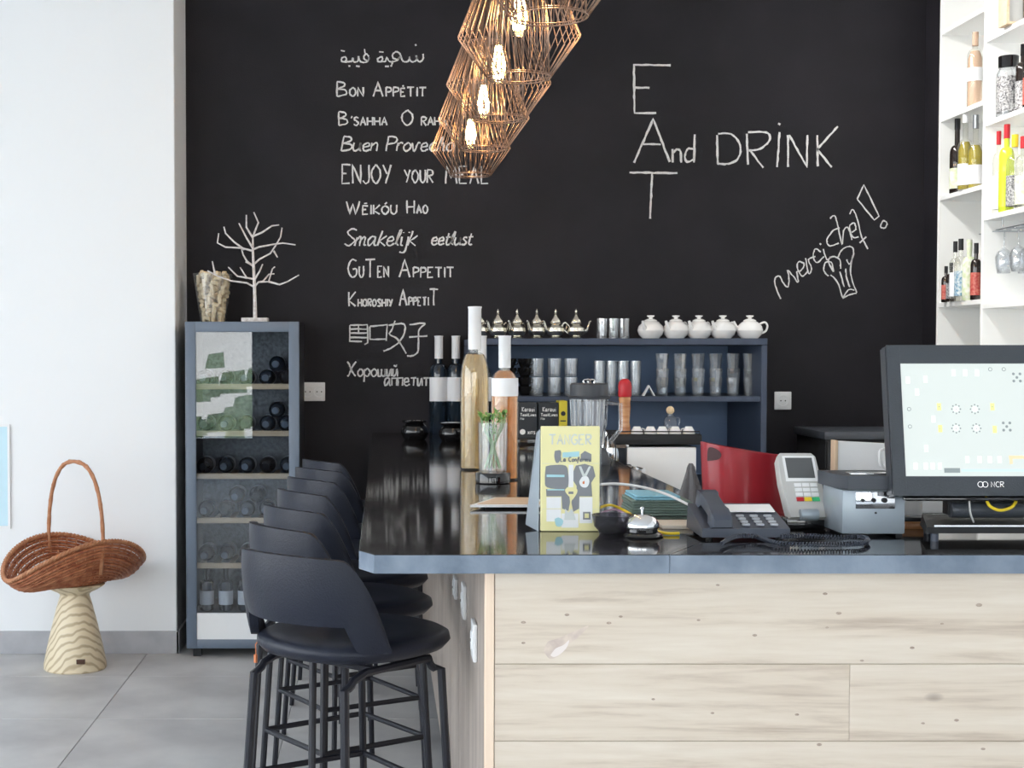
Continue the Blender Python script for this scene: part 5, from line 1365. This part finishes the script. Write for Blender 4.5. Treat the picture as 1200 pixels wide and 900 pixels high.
# ============================================================ white shelving on the right
SX = 2.89; SD_ = .34; SYa = RY; SYd = D(6.19); SYe = D(5.0)
su = thing('shelving_unit', 'tall white built-in shelving of bottles along the right wall', 'shelving', (SX, SYa, 0))
def syz(px, py, Yy): return P(px, py, Yy).z
def bx_(name, lo, hi): return MB().box(lo, hi, .0015, 1).build(name, M['shelf_white'], su)
MB().box((.352, SYe-SYa, 0), (.366, 0, 3.68)).build('back_panel', M['shelf_white'], su)
bx_('side_panel', (0, -.022, 0), (.351, -.0005, 3.68))
bx_('divider', (0, SYd-SYa-.022, 0), (.351, SYd-SYa, 3.68))
bx_('side_panel', (0, SYe-SYa, 0), (.351, SYe-SYa+.022, 3.68))
A_ = [P(1146, y, SYd).z for y in (7, 117, 216, 350.5)]; B_ = [P(1153, y, D(6.15)).z for y in (43, 142, 252.5, 356)]
for z in A_+[1.0, .55]: bx_('shelf', (.001, SYd-SYa+.0005, z-.024), (.351, -.023, z))
for z in B_+[1.0, .55]: bx_('shelf', (.001, SYe-SYa+.023, z-.024), (.351, SYd-SYa-.0225, z))
def bottle(name, label, cat, loc, H, R, body, cap, grp, lab=None, lz=(.2, .5), sh=.62, liq=None, capf=.8):
    t = thing(name, label, cat, loc, 0, grp)
    nk = R*.36
    MB().lathe(bottle_prof(H, R, neck=nk, sh=sh, bl=.12), n=20).build('body', body, t)
    MB().lathe([(nk*1.12, H*capf), (nk*1.12, H*1.002), (0, H*1.004)], n=16, cap0=False).build('capsule', cap, t)
    if lab: MB().lathe([(R*1.012, H*lz[0]), (R*1.012, H*lz[1])], n=20, cap0=False, cap1=False).build('label', lab, t)
    if liq:
        r2 = R*.93; MB().lathe([(0, .004), (r2, .004), (r2, H*sh*.98), (r2*.6, H*(sh+.09)), (0, H*(sh+.09))], n=20).build('wine', liq, t)
    return t
G1 = 'wine bottles on the white shelving'
def onA(px, zi, Yy): return (P(px, 300, Yy).x, Yy, A_[zi])
def onB(px, zi, Yy): return (P(px, 300, Yy).x, Yy, B_[zi])
def hgt(px, pt, Yy, z): return P(px, pt, Yy).z-z
y_ = D(6.37)
bottle('wine_bottle', 'pale pink rosé bottle with white label high on the white shelving', 'bottle', onA(1139.5, 1, y_), hgt(1140, 38, y_, A_[1]), .037, M['bottle_clear'], M['pink_wine'], G1, M['label'], (.34, .52), .66, M['pink_wine'], .82)
for i, (px, yy, pt, b_, c_, l_, q_l, nm) in enumerate(((1120, 6.55, 135, M['bottle_brown'], M['black_gloss'], M['label_green'], None, 'dark wine bottle with green-white label, left of three on the white shelving'),
    (1129.5, 6.42, 127, M['bottle_clear'], M['cap_white'], M['label'], M['yellow_wine'], 'yellow wine bottle with white capsule, middle of three on the white shelving'),
    (1141.5, 6.36, 135, M['bottle_clear'], M['steel'], M['label'], M['yellow_wine'], 'golden wine bottle, right one of three on the white shelving'))):
    Yy = D(yy); bottle('wine_bottle', nm, 'bottle', onA(px, 2, Yy), hgt(px, pt, Yy, A_[2]), .036, b_, c_, G1, l_, (.06, .32), .5, q_l, .82)
G2 = 'spirit bottles on the white shelving'
M['blue_label'] = mat('blue_label', (.08, .25, .4), .4, noise=(90, (.7, .75, .75))); M['red_label'] = mat('red_label', (.45, .04, .04), .4, noise=(90, (.6, .2, .15)))
spec = [(1109, 6.57, 312, .022, M['bottle_brown'], M['red_label'], 'small dark bottle with reddish label at the left end of the low white shelf'),
 (1115, 6.50, 308, .024, M['bottle_brown'], M['label_dark'], 'small black and white bottle, second on the low white shelf'),
 (1119.5, 6.44, 283, .026, M['bottle_clear'], M['label'], 'clear bottle with dark stopper, third on the low white shelf'),
 (1126, 6.40, 280, .030, M['bottle_clear'], M['blue_label'], 'clear bottle with blue label in the middle of the low white shelf'),
 (1136, 6.36, 281, .032, M['label_green'], M['label_green'], 'yellow-green bottle near the right of the low white shelf'),
 (1144, 6.28, 285, .026, M['bottle_brown'], M['red_label'], 'dark bottle with red label at the right end of the low white shelf')]
for px, yy, pt, R, bd, lb_, nm in spec:
    Yy = D(yy); bottle('spirit_bottle', nm, 'bottle', onA(px, 3, Yy), hgt(px, pt, Yy, A_[3]), R, bd, M['black_matte'] if px != 1136 else M['label_green'], G2, lb_, (.08, .48), .6, None, .82)
# bay two, upper shelf: framed wooden box
t = thing('wooden_crate', 'pale wooden box with a grey front on the highest visible shelf', 'box', (P(1188, 10, D(5.95)).x, D(5.95), B_[0]))
MB().box((-.05, -.04, 0), (-.036, .05, .33), .001).box((.03, -.04, 0), (.044, .05, .33), .001).box((-.036, -.04, .0), (.03, .05, .012), .001).build('frame', M['beech'], t)
MB().box((-.036, -.03, .012), (.03, -.02, .33)).build('panel', M['light_grey'], t)
# jar with dark lid and dark bottle
Yy = D(6.05)
t = thing('jar', 'squat clear jar with a black lid and dark label on the white shelving', 'jar', onB(1178.5, 1, Yy)); H = hgt(1178, 66, Yy, B_[1])
MB().lathe([(0, 0), (.05, 0), (.052, .006), (.052, H*.70), (.04, H*.80), (0, H*.8)], n=24).build('body', M['tumbler'], t)
MB().lathe([(.0528, H*.08), (.0528, H*.66)], n=24, cap0=False, cap1=False).build('label', M['label_dark'], t)
MB().lathe([(0, H*.81), (.045, H*.81), (.046, H*.99), (.044, H), (0, H)], n=24).build('lid', M['black_gloss'], t)
for px, yy, pt, R, bd, cp_, lb_, nm, zi in (
  (1196, 5.95, 52, .034, M['bottle_brown'], M['black_gloss'], M['label_dark'], 'dark bottle with gold neck band beside the black-lidded jar', 1),
  (1205, 5.85, 48, .034, M['bottle_brown'], M['red'], M['red_label'], 'dark bottle with red label at the right picture edge', 1),
  (1168.5, 6.10, 154, .026, M['bottle_clear'], M['red'], M['label'], 'clear bottle with a slim red cap at the left of the crowded white shelf', 2),
  (1178, 6.02, 146, .034, M['lime'], M['red'], M['lime'], 'lime-green bottle with a red cap on the white shelving', 2),
  (1187.5, 5.95, 158, .036, M['bottle_clear'], M['yellow'], M['label_dark'], 'bottle with black and white label right of the lime-green bottle', 2),
  (1197.5, 5.88, 160, .034, M['bottle_clear'], M['red'], M['label_green'], 'clear bottle with green print and red cap at the right picture edge', 2)):
    Yy = D(yy); bottle('spirit_bottle', nm, 'bottle', onB(px, zi, Yy), hgt(px, pt, Yy, B_[zi]), R, bd, cp_, G2, lb_, (.06, .46), .62, None, .84)
# glass rack with hanging stem glasses
rz0 = P(1150, 272, D(6.15)).z
t = thing('glass_rack', 'wire rack under the white shelf holding upside-down wine glasses', 'rack', (SX, D(5.6), rz0))
for k in range(8):
    yy = -D(.58)+k*.155
    for d_ in (-.014, .014):
        MB().tube([(.02, yy+.30+d_, 0), (.33, yy+.30+d_, 0)], .003, 6).build('rail', M['steel'], t)
for xx in (.03, .32):
    MB().tube([(xx, -D(.58)+.28, .006), (xx, D(.5), .006)], .003, 6).build('cross_bar', M['steel'], t)
    for yy in (-.30, .10, .5): MB().tube([(xx, yy, .006), (xx, yy, B_[2]-.025-rz0)], .003, 6).build('hanger', M['steel'], t)
gl0 = None; kx = 0
for k in range(8):
    yy = D(5.6)-D(.58)+k*.155+.30
    for c in range(3):
        p = (SX+.07+c*.10, yy, rz0+.006)
        lab = 'wine glass hanging upside down, %s row from the far end, %s from the front edge' % (ORD[7-k], ORD[c])
        if gl0 is None:
            gl0 = thing('wine_glass', lab, 'wine glass', p, 0, 'wine glasses hanging from the rack')
            MB().lathe([(.034, 0), (.034, -.0015), (.004, -.006), (.0035, -.08), (.010, -.088), (.032, -.105), (.040, -.13), (.036, -.175), (.030, -.205), (.0285, -.205), (.0345, -.175), (.038, -.13), (.030, -.107), (.003, -.09), (0, -.09)], n=18, cap0=True).build('glass', M['tumbler'], gl0, ang=2)
        else: dup(gl0, p, 0, lab)
